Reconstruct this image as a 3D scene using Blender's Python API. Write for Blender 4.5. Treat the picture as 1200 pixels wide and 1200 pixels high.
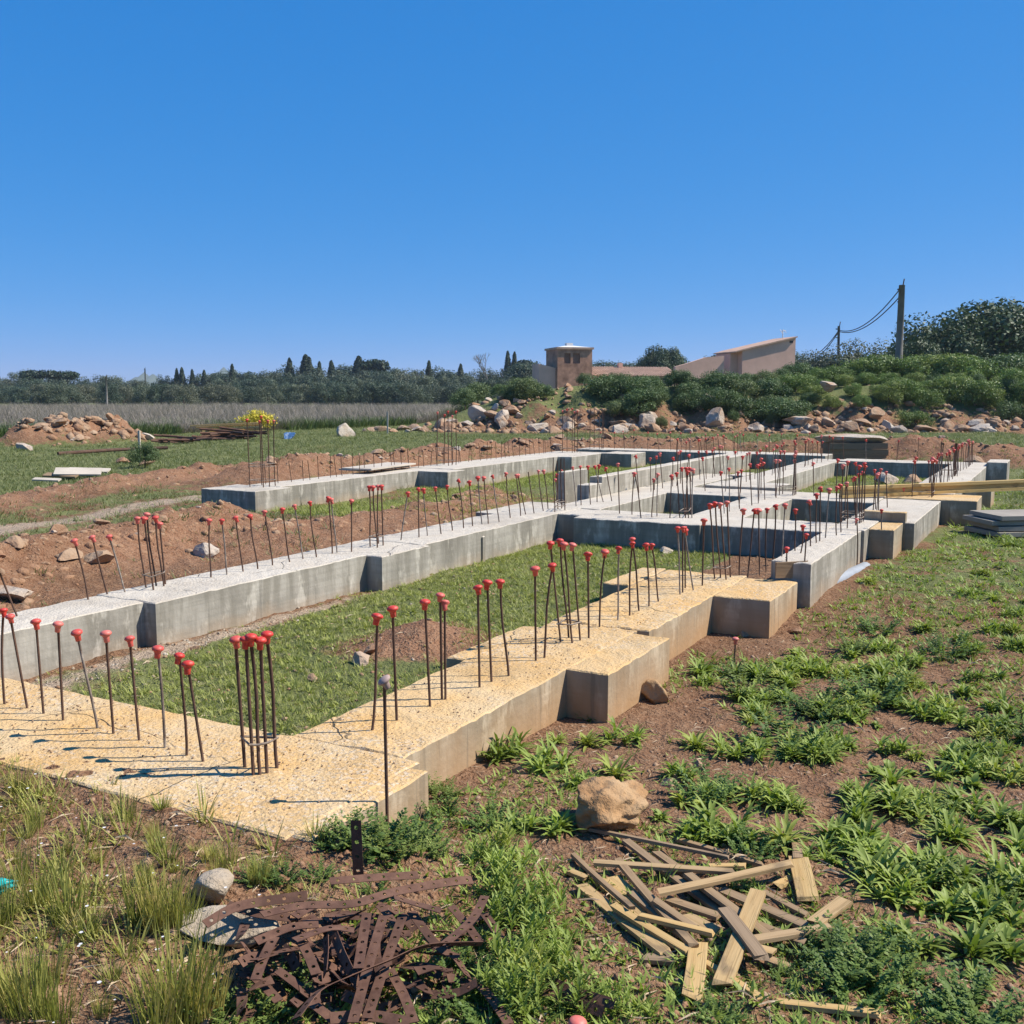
import bpy, bmesh, math, random
import numpy as np
from mathutils import Vector, Matrix, Quaternion

for o in list(bpy.data.objects):
    bpy.data.objects.remove(o)
SC = bpy.context.scene
COL = SC.collection
RNG = np.random.default_rng(7)
random.seed(7)

# ------------------------------------------------------------------ camera
F_PX, HORIZON = 1200.0, 462.0
PITCH = math.atan2(600 - HORIZON, F_PX)
CAM_Z = 1.8
cam = bpy.data.cameras.new('camera')
cam.sensor_width = 36.0
cam.lens = 36.0
cam.clip_start = 0.05
cam.clip_end = 20000
cam_o = bpy.data.objects.new('camera', cam)
cam_o.location = (0, 0, CAM_Z)
cam_o.rotation_euler = (math.pi / 2 - PITCH, 0, 0)
COL.objects.link(cam_o)
SC.camera = cam_o

# ------------------------------------------------------------------ sky and sun
SUN_EL, SUN_AZ = math.radians(48), math.radians(87)
world = bpy.data.worlds.new('World')
SC.world = world
world.use_nodes = True
wn = world.node_tree
wn.nodes.clear()
sky = wn.nodes.new('ShaderNodeTexSky')
sky.sky_type = 'NISHITA'
sky.sun_disc = False
sky.sun_elevation = SUN_EL
sky.sun_rotation = SUN_AZ
sky.altitude = 0
sky.air_density = 0.6
sky.dust_density = 0.0
sky.ozone_density = 6.0
bg = wn.nodes.new('ShaderNodeBackground')
bg.inputs['Strength'].default_value = 0.10
wo = wn.nodes.new('ShaderNodeOutputWorld')
# one response curve for the whole sky: a deeper, more saturated blue
sep = wn.nodes.new('ShaderNodeSeparateColor')
comb = wn.nodes.new('ShaderNodeCombineColor')
wn.links.new(sky.outputs[0], sep.inputs[0])
for ch, (gain, power) in enumerate(((.68, 1.28), (.525, .46), (.87, .28))):
    pw = wn.nodes.new('ShaderNodeMath'); pw.operation = 'POWER'
    pw.inputs[1].default_value = power
    ml = wn.nodes.new('ShaderNodeMath'); ml.operation = 'MULTIPLY'
    ml.inputs[1].default_value = .75 * gain * .1087 ** power / .1087
    wn.links.new(sep.outputs[ch], pw.inputs[0])
    wn.links.new(pw.outputs[0], ml.inputs[0])
    wn.links.new(ml.outputs[0], comb.inputs[ch])
wn.links.new(comb.outputs[0], bg.inputs[0])
wn.links.new(bg.outputs[0], wo.inputs[0])
sun = bpy.data.lights.new('sun', 'SUN')
sun.energy = 5.0
sun.angle = math.radians(0.53)
sun.color = (1.0, 0.94, 0.84)
sun_o = bpy.data.objects.new('sun', sun)
sdir = Vector((math.cos(SUN_EL) * math.sin(SUN_AZ), math.cos(SUN_EL) * math.cos(SUN_AZ), math.sin(SUN_EL)))
sun_o.rotation_euler = (-sdir).to_track_quat('-Z', 'Y').to_euler()
sun_o.location = sdir * 60
COL.objects.link(sun_o)
SC.view_settings.view_transform = 'Standard'
SC.view_settings.look = 'None'
SC.view_settings.exposure = 0.60
SC.view_settings.gamma = 1.0
SC.render.engine = 'CYCLES'
SC.cycles.max_bounces = 6
SC.cycles.diffuse_bounces = 3
SC.cycles.transparent_max_bounces = 6

# ------------------------------------------------------------------ site axes: u along the long beams, v across them
TH = math.radians(28.4)
SU, CU = math.sin(TH), math.cos(TH)


def W(u, v, z=0.0):
    return Vector((u * SU - v * CU, u * CU + v * SU, z))


def to_uv(x, y):
    return x * SU + y * CU, -x * CU + y * SU


def ray(px, py):
    a, b = px - 600.0, 600.0 - py
    return np.array([a, F_PX * math.cos(PITCH) + b * math.sin(PITCH), -F_PX * math.sin(PITCH) + b * math.cos(PITCH)])


def at_z(px, py, z):
    d = ray(px, py)
    t = (z - CAM_Z) / d[2]
    return Vector((d[0] * t, d[1] * t, z))


def at_d(px, py, dist):
    d = ray(px, py)
    t = dist / d[1]
    return Vector((d[0] * t, d[1] * t, CAM_Z + d[2] * t))


# ------------------------------------------------------------------ noise and terrain
def _hash(ix, iy, seed):
    h = (ix.astype(np.int64) * 374761393 + iy.astype(np.int64) * 668265263 + seed * 974711) & 0x7fffffff
    h = ((h ^ (h >> 13)) * 1274126177) & 0x7fffffff
    return ((h ^ (h >> 16)) & 0xffff) / 65535.0


def vnoise(x, y, seed=0):
    x = np.asarray(x, float); y = np.asarray(y, float)
    ix, iy = np.floor(x), np.floor(y)
    fx, fy = x - ix, y - iy
    fx = fx * fx * (3 - 2 * fx); fy = fy * fy * (3 - 2 * fy)
    a = _hash(ix, iy, seed); b = _hash(ix + 1, iy, seed)
    c = _hash(ix, iy + 1, seed); d = _hash(ix + 1, iy + 1, seed)
    return (a + (b - a) * fx) * (1 - fy) + (c + (d - c) * fx) * fy


def fbm(x, y, seed=0, octv=3):
    s, a, t = 0, 1.0, 0
    for k in range(octv):
        s = s + a * vnoise(x * 2 ** k + 17.3 * k, y * 2 ** k - 9.1 * k, seed + k)
        t += a
        a *= 0.5
    return s / t


def sst(x, a, b):
    t = np.clip((x - a) / (b - a), 0, 1)
    return t * t * (3 - 2 * t)


def poly_dist(u, v, pts):
    best = np.full(np.shape(u), 1e9)
    for (a, b), (c, d) in zip(pts[:-1], pts[1:]):
        L = (c - a) ** 2 + (d - b) ** 2
        t = np.clip(((u - a) * (c - a) + (v - b) * (d - b)) / L, 0, 1)
        best = np.minimum(best, np.hypot(u - a - t * (c - a), v - b - t * (d - b)))
    return best


BANK_C = [(14.6, 13.1), (18, 13.0), (24, 12.7), (26.6, 11.0), (27.3, 6.0), (27.0, 0.0), (26.0, -4)]
BANK_L = [(3.0, 13.0), (9.6, 14.0), (13.0, 14.9), (17.0, 15.8)]
BANK_M = [(4.6, 8.1), (6.3, 8.6), (9.2, 8.95)]
BANK_N = [(8.8, 7.9), (12.5, 7.5), (14.5, 8.3)]


def zg(x, y):
    x = np.asarray(x, float); y = np.asarray(y, float)
    u, v = to_uv(x, y)
    right = np.interp(u, [0, 2.4, 3.3, 5, 7.5, 8.5, 12, 25, 40], [.16, .16, .12, .03, .02, .10, .15, .15, .1])
    right = right + (fbm(x * .6, y * .6, 3) - .5) * .08 * sst(v, 2.2, 1.2)
    # dug edge beside the blocks
    fore = right + (.287 - right) * sst(v, 1.35, 2.2)
    right = right + (fore - right) * sst(u, 3.2, 2.72)
    vb = np.where(u < 8.35, 2.62, 1.9)
    ins = sst(v, vb - .15, vb + .1) * sst(u, 2.75, 3.1)
    inner = .15 + (fbm(x * .8, y * .8, 5) - .5) * .06
    inner = inner + .13 * np.exp(-(((u - 5.65) / .35) ** 2 + ((v - 3.72) / .28) ** 2))
    out = .12 + (fbm(x * .5, y * .5, 9) - .5) * .16
    inner = inner + (out - inner) * sst(v, 5.25, 5.6)
    z = right + (inner - right) * ins
    n1 = fbm(x * .9, y * .9, 21)
    n2 = fbm(x * 2.6, y * 2.6, 22)
    z = z + .30 * np.exp(-(poly_dist(u, v, BANK_M) / .55) ** 2) * (.45 + 1.0 * n1)
    z = z + .16 * np.exp(-(poly_dist(u, v, BANK_N) / .5) ** 2) * (.3 + 1.3 * n2)
    z = z + .22 * np.exp(-(poly_dist(u, v, BANK_L) / .55) ** 2) * (.5 + .9 * n1)
    z = z + .50 * np.exp(-(poly_dist(u, v, BANK_C) / .85) ** 2) * (.45 + 1.0 * n1)
    # bulldozed mound on the right, with a plateau behind it
    far = sst(x, -6, 2) * sst(y + (n1 - .5) * 3, 44.5, 50.5)
    z = z + far * (1.9 - .8 * sst(y, 56, 75)) * (.8 + .45 * fbm(x * .22, y * .22, 31))
    # rubble heap in the left field
    z = z + .85 * np.exp(-(poly_dist(x, y, [(-16.2, 34.5), (-14.4, 37.0)]) / .9) ** 2) * (.5 + .8 * n2)
    # relief
    near = sst(np.hypot(x, y), 30, 8)
    amp = .4 + .6 * sst(poly_dist(u, v, [(3, 2.4), (8, 2.2)]), 0.1, 1.0)
    z = z + near * amp * ((fbm(x * 5, y * 5, 41, 4) - .5) * .04 + (np.maximum(fbm(x * 16, y * 16, 45, 2) - .5, 0)) * .05)
    rub = np.exp(-(poly_dist(u, v, BANK_M) / .7) ** 2) + np.exp(-(poly_dist(u, v, BANK_C) / 1.1) ** 2) + np.exp(-(poly_dist(u, v, BANK_L) / .9) ** 2)
    z = z + np.clip(rub, 0, 1) * ((fbm(x * 2.2, y * 2.2, 51, 4) - .5) * .26 + (fbm(x * 9, y * 9, 55, 2) - .5) * .09)
    return z


def gz(x, y):
    return float(zg(np.array([x]), np.array([y]))[0])


def gpx(px, py):
    """the point of the ground that the picture shows at px, py"""
    z = 0.12
    for k in range(5):
        p = at_z(px, py, min(z, 1.7))
        z = .35 * z + .65 * gz(p.x, p.y)
    p = at_z(px, py, min(z, 1.7))
    return Vector((p.x, p.y, gz(p.x, p.y)))


# ------------------------------------------------------------------ object helpers
def new_mesh(name, verts, faces, mat=None, smooth=False):
    me = bpy.data.meshes.new(name)
    if isinstance(verts, np.ndarray):
        verts = verts.tolist()
    me.from_pydata([tuple(p) for p in verts], [], [tuple(f) for f in faces])
    me.update()
    if mat is not None:
        me.materials.append(mat)
    if smooth:
        me.shade_smooth()
    return me


def np_mesh(name, verts, faces, mat, smooth=False, tint=None):
    """fast mesh from arrays; faces is an (n,3) or (n,4) array"""
    me = bpy.data.meshes.new(name)
    nv, nf, k = len(verts), len(faces), faces.shape[1]
    me.vertices.add(nv)
    me.vertices.foreach_set('co', np.ascontiguousarray(verts, np.float32).ravel())
    me.loops.add(nf * k)
    me.loops.foreach_set('vertex_index', np.ascontiguousarray(faces, np.int32).ravel())
    me.polygons.add(nf)
    me.polygons.foreach_set('loop_start', np.arange(0, nf * k, k, dtype=np.int32))
    me.update(calc_edges=True)
    if tint is not None:
        a = me.attributes.new('tint', 'FLOAT', 'POINT')
        a.data.foreach_set('value', np.ascontiguousarray(tint, np.float32))
    me.materials.append(mat)
    if smooth:
        me.shade_smooth()
    return me


def link(name, me, parent=None, loc=None, rot=None, scale=None):
    o = bpy.data.objects.new(name, me)
    COL.objects.link(o)
    if parent is not None:
        o.parent = parent
    if loc is not None:
        o.location = loc
    if rot is not None:
        o.rotation_euler = rot
    if scale is not None:
        o.scale = (scale,) * 3 if isinstance(scale, (int, float)) else scale
    return o


def tag(o, label=None, cat=None, group=None, kind=None):
    if label: o['label'] = label
    if cat: o['category'] = cat
    if group: o['group'] = group
    if kind: o['kind'] = kind
    return o


def empty(name, loc=(0, 0, 0), rz=0.0):
    return link(name, None, None, loc, (0, 0, rz))


def box_vf(x0, x1, y0, y1, z0, z1):
    v = [(x0, y0, z0), (x1, y0, z0), (x1, y1, z0), (x0, y1, z0), (x0, y0, z1), (x1, y0, z1), (x1, y1, z1), (x0, y1, z1)]
    f = [(0, 3, 2, 1), (4, 5, 6, 7), (0, 1, 5, 4), (1, 2, 6, 5), (2, 3, 7, 6), (3, 0, 4, 7)]
    return v, f


def join_vf(parts):
    V, Fc = [], []
    for v, f in parts:
        b = len(V)
        V += list(v)
        Fc += [tuple(i + b for i in q) for q in f]
    return V, Fc


def tube_vf(path, r, n=8, caps=True):
    """tube along a list of points; r number or list"""
    path = [Vector(p) for p in path]
    V, Fc = [], []
    m = len(path)
    rr = r if isinstance(r, (list, tuple)) else [r] * m
    ref = Vector((0, 0, 1))
    for i, p in enumerate(path):
        t = (path[min(i + 1, m - 1)] - path[max(i - 1, 0)]).normalized()
        a = t.cross(ref if abs(t.dot(ref)) < .9 else Vector((1, 0, 0))).normalized()
        b = t.cross(a).normalized()
        for k in range(n):
            an = 2 * math.pi * k / n
            V.append(p + (a * math.cos(an) + b * math.sin(an)) * rr[i])
    for i in range(m - 1):
        for k in range(n):
            k2 = (k + 1) % n
            Fc.append((i * n + k, i * n + k2, (i + 1) * n + k2, (i + 1) * n + k))
    if caps:
        Fc.append(tuple(range(n)))
        Fc.append(tuple((m - 1) * n + k for k in reversed(range(n))))
    return V, Fc


def lathe_vf(prof, n=12):
    V, Fc = [], []
    for r, z in prof:
        for k in range(n):
            an = 2 * math.pi * k / n
            V.append((r * math.cos(an), r * math.sin(an), z))
    for i in range(len(prof) - 1):
        for k in range(n):
            k2 = (k + 1) % n
            Fc.append((i * n + k, i * n + k2, (i + 1) * n + k2, (i + 1) * n + k))
    Fc.append(tuple(reversed(range(n))))
    Fc.append(tuple((len(prof) - 1) * n + k for k in range(n)))
    return V, Fc


# ------------------------------------------------------------------ materials
ALB = .86   # one scale for all reflectances


class NT:
    def __init__(s, name, rough=0.85, spec=0.25):
        s.m = bpy.data.materials.new(name)
        s.m.use_nodes = True
        s.t = s.m.node_tree
        s.b = s.t.nodes['Principled BSDF']
        s.b.inputs['Roughness'].default_value = rough
        s.b.inputs['Specular IOR Level'].default_value = spec
        s.pos = None

    def n(s, typ, **kw):
        nd = s.t.nodes.new(typ)
        for k, v in kw.items():
            setattr(nd, k, v)
        return nd

    def l(s, a, b):
        s.t.links.new(a, b)

    def wpos(s, scale=(1, 1, 1)):
        if s.pos is None:
            s.pos = s.n('ShaderNodeNewGeometry')
        if scale == (1, 1, 1):
            return s.pos.outputs['Position']
        mp = s.n('ShaderNodeVectorMath', operation='MULTIPLY')
        mp.inputs[1].default_value = scale
        s.l(s.pos.outputs['Position'], mp.inputs[0])
        return mp.outputs[0]

    def opos(s, scale=(1, 1, 1)):
        tc = s.n('ShaderNodeTexCoord')
        mp = s.n('ShaderNodeVectorMath', operation='MULTIPLY')
        mp.inputs[1].default_value = scale
        s.l(tc.outputs['Object'], mp.inputs[0])
        return mp.outputs[0]

    def noise(s, vec, scale, detail=3, rough=.55):
        nd = s.n('ShaderNodeTexNoise')
        nd.inputs['Scale'].default_value = scale
        nd.inputs['Detail'].default_value = detail
        nd.inputs['Roughness'].default_value = rough
        s.l(vec, nd.inputs['Vector'])
        return nd.outputs[0]

    def voro(s, vec, scale, out='Distance'):
        nd = s.n('ShaderNodeTexVoronoi')
        nd.inputs['Scale'].default_value = scale
        s.l(vec, nd.inputs['Vector'])
        return nd.outputs[out]

    def rng(s, val, a, b, c=0.0, d=1.0):
        nd = s.n('ShaderNodeMapRange')
        nd.inputs[1].default_value = a
        nd.inputs[2].default_value = b
        nd.inputs[3].default_value = c
        nd.inputs[4].default_value = d
        s.l(val, nd.inputs[0])
        return nd.outputs[0]

    def mul(s, a, b, op='MULTIPLY'):
        nd = s.n('ShaderNodeMath', operation=op)
        for i, q in enumerate((a, b)):
            if isinstance(q, (int, float)):
                nd.inputs[i].default_value = q
            else:
                s.l(q, nd.inputs[i])
        return nd.outputs[0]

    def mix(s, fac, a, b, blend='MIX'):
        nd = s.n('ShaderNodeMix', data_type='RGBA', blend_type=blend)
        for i, q in ((0, fac), (6, a), (7, b)):
            if isinstance(q, (int, float)):
                nd.inputs[i].default_value = q
            elif isinstance(q, tuple):
                nd.inputs[i].default_value = q + (1,) if len(q) == 3 else q
            else:
                s.l(q, nd.inputs[i])
        return nd.outputs[2]

    def attr(s, name):
        nd = s.n('ShaderNodeAttribute')
        nd.attribute_name = name
        return nd.outputs['Fac']

    def rand(s):
        return s.n('ShaderNodeObjectInfo').outputs['Random']

    def color(s, c):
        if isinstance(c, tuple):
            s.b.inputs['Base Color'].default_value = tuple(k * ALB for k in c) + (1,)
        else:
            c = s.mix(1.0, c, (ALB, ALB, ALB), 'MULTIPLY')
            s.l(c, s.b.inputs['Base Color'])
        return c

    def bump(s, h, strength=.4, dist=.01):
        nd = s.n('ShaderNodeBump')
        nd.inputs['Strength'].default_value = strength
        nd.inputs['Distance'].default_value = dist
        s.l(h, nd.inputs['Height'])
        s.l(nd.outputs[0], s.b.inputs['Normal'])


M = {}


def mat_concrete(name, top_a, top_b, side_a, side_b, stain, hi=.12):
    q = NT(name, .9, .2)
    P = q.wpos()
    big = q.noise(P, 1.3, 4)
    streak = q.noise(q.wpos((5, 5, .7)), 1.6, 4, .6)
    fine = q.noise(P, 60, 3)
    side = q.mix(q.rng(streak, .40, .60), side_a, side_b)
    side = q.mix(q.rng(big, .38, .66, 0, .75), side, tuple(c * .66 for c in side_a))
    pale = q.noise(q.wpos((3, 3, 1.2)), 2.2, 5, .65)
    side = q.mix(q.rng(pale, .54, .64, 0, .8), side, tuple(min(1, c * 1.3) for c in side_b))
    board = q.noise(q.wpos((.6, .6, 14)), 2.0, 2)
    side = q.mix(q.rng(board, .45, .55, 0, .16), side, tuple(c * .6 for c in side_a))
    # soil splashed up the faces
    z = q.n('ShaderNodeSeparateXYZ')
    q.l(P, z.inputs[0])
    zz = q.mul(z.outputs[2], q.mul(q.noise(P, 3.5, 3), .26, 'MULTIPLY'), 'SUBTRACT')
    side = q.mix(q.rng(zz, hi, -.08, 0, .8), side, stain)
    drip = q.noise(q.wpos((9, 9, .5)), 1.4, 3, .6)
    side = q.mix(q.rng(drip, .6, .68, 0, .45), side, tuple(c * .45 for c in side_a))
    honey = q.mul(q.rng(q.voro(P, 38), 0, .2, 1, 0), q.rng(q.noise(P, 2.6, 3), .58, .68))
    side = q.mix(q.mul(honey, .7), side, tuple(c * .35 for c in side_a))
    pits = q.rng(q.voro(P, 46), .0, .16, 1, 0)
    pitmask = q.rng(q.noise(P, 7, 2), .48, .6)
    top = q.mix(q.rng(q.noise(P, 2.4, 5, .6), .35, .65), top_a, top_b)
    top = q.mix(q.rng(fine, .35, .7, 0, .35), top, tuple(min(1, c * 1.22) for c in top_b))
    agg = q.voro(P, 70, 'Color')
    sep = q.n('ShaderNodeSeparateColor')
    q.l(agg, sep.inputs[0])
    rough_m = q.rng(q.noise(P, 1.7, 3), .42, .58)
    top = q.mix(q.mul(q.rng(sep.outputs[0], .7, .95, 0, .5), rough_m), top, (.62, .57, .49))
    top = q.mix(q.mul(q.rng(sep.outputs[1], .8, .95, 0, .5), rough_m), top, (.26, .20, .14))
    top = q.mix(q.rng(q.noise(P, .9, 4, .6), .55, .72, 0, .5), top, tuple(c * .68 for c in top_a))
    wob = q.n('ShaderNodeVectorMath', operation='ADD')
    nz_ = q.n('ShaderNodeTexNoise'); nz_.inputs['Scale'].default_value = 5
    q.l(P, nz_.inputs['Vector']); q.l(P, wob.inputs[0])
    sc_ = q.n('ShaderNodeVectorMath', operation='SCALE'); sc_.inputs['Scale'].default_value = .16
    q.l(nz_.outputs[1], sc_.inputs[0]); q.l(sc_.outputs[0], wob.inputs[1])
    ve = q.n('ShaderNodeTexVoronoi', feature='DISTANCE_TO_EDGE'); ve.inputs['Scale'].default_value = 1.1
    q.l(wob.outputs[0], ve.inputs['Vector'])
    crack = q.mul(q.rng(ve.outputs['Distance'], 0, .007, 1, 0), q.rng(q.noise(P, .8, 2), .54, .6))
    top = q.mix(q.mul(crack, .75), top, (.12, .085, .055))
    top = q.mix(q.mul(q.mul(pits, pitmask), .8), top, (.10, .075, .05))
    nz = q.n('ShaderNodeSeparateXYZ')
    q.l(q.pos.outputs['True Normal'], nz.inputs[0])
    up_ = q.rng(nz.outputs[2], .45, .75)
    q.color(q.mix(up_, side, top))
    h = q.mul(q.mul(fine, up_), q.mul(q.noise(P, 25, 3), .3), 'ADD')
    h = q.mul(h, q.mul(q.mul(pits, up_), .5), 'SUBTRACT')
    h = q.mul(h, q.mul(crack, up_), 'SUBTRACT')
    q.bump(h, .75, .016)
    return q.m


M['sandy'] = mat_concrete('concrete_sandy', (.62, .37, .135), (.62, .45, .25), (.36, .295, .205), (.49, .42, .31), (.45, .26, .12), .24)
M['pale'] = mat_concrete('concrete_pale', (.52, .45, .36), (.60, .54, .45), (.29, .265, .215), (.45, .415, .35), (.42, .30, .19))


def mat_ground():
    q = NT('soil', .95, .1)
    P = q.wpos()
    n1 = q.noise(P, 1.1, 5, .6)
    n2 = q.noise(P, 9, 5, .65)
    n3 = q.noise(P, 55, 3, .6)
    soil = q.mix(q.rng(n1, .3, .7), (.20, .10, .052), (.275, .15, .085))
    soil = q.mix(q.rng(n2, .45, .72, 0, .7), soil, (.33, .205, .125))
    soil = q.mix(q.rng(n2, .45, .25, 0, .6), soil, (.15, .085, .052))
    red = q.mix(q.rng(n2, .35, .65), (.27, .13, .07), (.37, .21, .125))
    soil = q.mix(q.rng(q.mul(q.attr('red'), q.mul(n1, .5, 'SUBTRACT'), 'ADD'), .3, .75), soil, red)
    dust = q.mix(n3, (.42, .31, .215), (.53, .43, .325))
    soil = q.mix(q.rng(q.mul(q.attr('pale'), q.mul(q.mul(n2, .5, 'SUBTRACT'), 1.2), 'ADD'), .35, .7, 0, .9), soil, dust)
    # dry litter and tiny pebbles
    lit = q.rng(q.noise(q.wpos((1, 1, .2)), 26, 4, .7), .56, .68, 0, .55)
    soil = q.mix(q.mul(lit, q.rng(n1, .35, .6)), soil, (.42, .32, .21))
    peb = q.rng(q.voro(P, 34), .05, .14, 1, 0)
    soil = q.mix(q.mul(peb, q.rng(q.noise(P, 3, 2), .5, .62)), soil, (.55, .47, .37))
    gn = q.noise(P, 2.2, 5, .7)
    gn2 = q.noise(P, .5, 3)
    green = q.mix(q.rng(gn2, .35, .65), (.12, .155, .05), (.19, .215, .08))
    fac = q.rng(q.mul(q.attr('green'), q.mul(q.mul(gn, .5, 'SUBTRACT'), 1.6), 'ADD'), .42, .62, 0, .9)
    clod = q.noise(P, 3.6, 4, .6)
    soil2 = q.mix(q.rng(n3, .52, .74, 0, .5), soil, (.40, .275, .18))
    soil2 = q.mix(q.rng(n3, .48, .32, 0, .7), soil2, (.10, .052, .03))
    q.color(q.mix(fac, soil2, green))
    q.bump(q.mul(q.mul(n2, q.mul(n3, .5), 'ADD'), q.mul(clod, 1.5), 'ADD'), 1.0, .055)
    return q.m


M['soil'] = mat_ground()


def mat_leaf(name, a, b, dry=None, transl=.3, rough=.55, tint=False):
    q = NT(name, rough, .3)
    r = q.attr('tint') if tint else q.rand()
    c = q.mix(r, a, b)
    nn = q.noise(q.wpos(), 3.0, 2)
    c = q.mix(q.rng(nn, .35, .65, 0, .5), c, tuple(min(1, k * 1.35) for k in b))
    if tint:
        c = q.mix(q.rng(q.rand(), .6, 1.0, 0, .55), c, tuple(min(1, k) for k in (b[0] * 1.35, b[1] * 1.05, b[2] * 1.1)))
        c = q.mix(q.rng(q.rand(), .4, 0, 0, .5), c, tuple(k * .7 for k in a))
    if dry:
        c = q.mix(q.rng(q.noise(q.wpos(), 11, 2), .56, .7, 0, .8), c, dry)
    c = q.color(c)
    tr = q.n('ShaderNodeBsdfTranslucent')
    cc = q.mix(1.0, c, (1.0, 1.1, .55), 'MULTIPLY')
    q.l(cc, tr.inputs[0])
    mx = q.n('ShaderNodeMixShader')
    mx.inputs[0].default_value = transl
    q.l(q.b.outputs[0], mx.inputs[1])
    q.l(tr.outputs[0], mx.inputs[2])
    out = [n for n in q.t.nodes if n.type == 'OUTPUT_MATERIAL'][0]
    q.l(mx.outputs[0], out.inputs[0])
    return q.m


M['weed'] = mat_leaf('weed_leaf', (.205, .28, .045), (.31, .385, .08), tint=True)
M['fern'] = mat_leaf('feathery_leaf', (.11, .18, .04), (.18, .26, .06), tint=True)
M['grass'] = mat_leaf('grass_blade', (.22, .275, .055), (.34, .36, .095), (.46, .39, .21), tint=True)
M['field'] = mat_leaf('field_grass', (.17, .21, .075), (.25, .27, .11), (.38, .33, .21), tint=True)
M['tuft'] = mat_leaf('tuft_blade', (.22, .26, .045), (.38, .36, .10), (.55, .42, .17), tint=True)
M['straw'] = mat_leaf('straw', (.34, .26, .16), (.50, .41, .27), transl=.1, tint=True)
M['dryweed'] = mat_leaf('dry_weed', (.22, .19, .145), (.36, .305, .26), transl=.15, tint=True)
M['lushweed'] = mat_leaf('green_weed', (.09, .14, .045), (.14, .19, .065), transl=.2, tint=True)
M['yellowflower'] = mat_leaf('yellow_flower', (.45, .42, .04), (.6, .55, .06), transl=.2, tint=True)
M['whitepetal'] = mat_leaf('white_petal', (.7, .68, .66), (.8, .78, .8), transl=.2, tint=True)
M['wood_leaf'] = mat_leaf('wood_leaf', (.03, .056, .036), (.08, .112, .066), transl=.15, tint=True)
M['olive_leaf'] = mat_leaf('olive_leaf', (.075, .10, .06), (.125, .15, .09), transl=.15, tint=True)
M['pine_leaf'] = mat_leaf('pine_leaf', (.022, .042, .022), (.04, .065, .03), transl=.1, tint=True)
M['carob_leaf'] = mat_leaf('carob_leaf', (.04, .068, .03), (.08, .118, .05), transl=.12, tint=True)
M['shrub_leaf'] = mat_leaf('shrub_leaf', (.12, .185, .045), (.21, .29, .08), transl=.25, tint=True)
M['shrub_dark'] = mat_leaf('shrub_dark_leaf', (.075, .125, .045), (.135, .195, .07), transl=.2, tint=True)


def mat_rock(name, a, b, c):
    q = NT(name, .92, .2)
    P = q.wpos()
    r = q.rand()
    col = q.mix(q.rng(q.noise(P, 6, 5, .65), .35, .65), a, b)
    col = q.mix(q.rng(q.noise(P, 2.1, 4), .45, .62, 0, .85), col, c)
    col = q.mix(q.rng(r, .3, 1, 0, .55), col, b)
    col = q.mix(q.rng(q.voro(P, 28), .0, .14, .6, 0), col, tuple(k * .35 for k in c))
    q.color(col)
    q.bump(q.mul(q.noise(P, 22, 5, .65), q.mul(q.voro(P, 14), .5), 'ADD'), .8, .03)
    return q.m


M['rock'] = mat_rock('limestone', (.42, .34, .26), (.55, .47, .385), (.42, .27, .17))
M['redrock'] = mat_rock('earthy_stone', (.36, .215, .125), (.42, .30, .20), (.32, .165, .09))
M['rockochre'] = mat_rock('ochre_rock', (.40, .22, .095), (.50, .34, .19), (.32, .165, .07))
M['whiterock'] = mat_rock('white_rock', (.45, .375, .285), (.52, .46, .375), (.38, .28, .18))


def mat_wood(name, a, b, grey):
    q = NT(name, .8, .25)
    g = q.noise(q.opos((2.5, 60, 60)), 1.0, 4, .6)
    r = q.rand()
    c = q.mix(q.rng(g, .3, .7), a, b)
    c = q.mix(q.rng(r, .35, .95, 0, .8), c, grey)
    c = q.mix(q.rng(q.noise(q.opos((7, 20, 20)), 1, 3), .58, .72, 0, .75), c, tuple(k * .5 for k in grey))
    c = q.mix(q.rng(q.noise(q.opos((3, 140, 140)), 1, 3, .7), .52, .62, 0, .5), c, tuple(k * .45 for k in a))
    c = q.mix(q.rng(q.voro(q.opos((9, 26, 26)), 1.0), .0, .1, .7, 0), c, tuple(k * .3 for k in a))
    q.color(c)
    q.bump(g, .5, .005)
    return q.m


M['plank'] = mat_wood('plank_wood', (.47, .29, .11), (.57, .40, .18), (.38, .265, .155))
M['greyplank'] = mat_wood('weathered_wood', (.27, .175, .095), (.38, .26, .145), (.29, .205, .13))
M['yellowwood'] = mat_wood('yellow_timber', (.62, .40, .13), (.68, .47, .19), (.55, .38, .17))


def mat_rust(name, a, b):
    q = NT(name, .85, .3)
    P = q.wpos()
    c = q.mix(q.rng(q.noise(P, 30, 4, .65), .3, .7), a, b)
    c = q.mix(q.rng(q.noise(P, 6, 3), .5, .7, 0, .7), c, tuple(k * .6 for k in a))
    q.color(c)
    q.bump(q.noise(P, 160, 3), .4, .002)
    return q.m


M['rust'] = mat_rust('rusty_steel', (.095, .045, .03), (.175, .09, .058))
M['bar'] = mat_rust('rebar_steel', (.085, .046, .032), (.15, .085, .055))
M['palebar'] = mat_rust('mortar_splashed_rebar', (.15, .10, .075), (.38, .33, .27))


def mat_plain(name, c, rough=.6, spec=.4, var=.15, sc=8):
    q = NT(name, rough, spec)
    q.color(q.mix(q.rng(q.noise(q.wpos(), sc, 4), .3, .7), tuple(k * (1 - var) for k in c), tuple(min(1, k * (1 + var)) for k in c)))
    return q.m


def mat_cap():
    q = NT('red_plastic', .5, .4)
    c = q.mix(q.rng(q.rand(), .45, 1), (.62, .045, .03), (.70, .19, .15))
    c = q.mix(q.rng(q.noise(q.wpos(), 90, 3), .5, .75, 0, .5), c, (.60, .27, .21))
    q.color(c)
    return q.m


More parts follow.
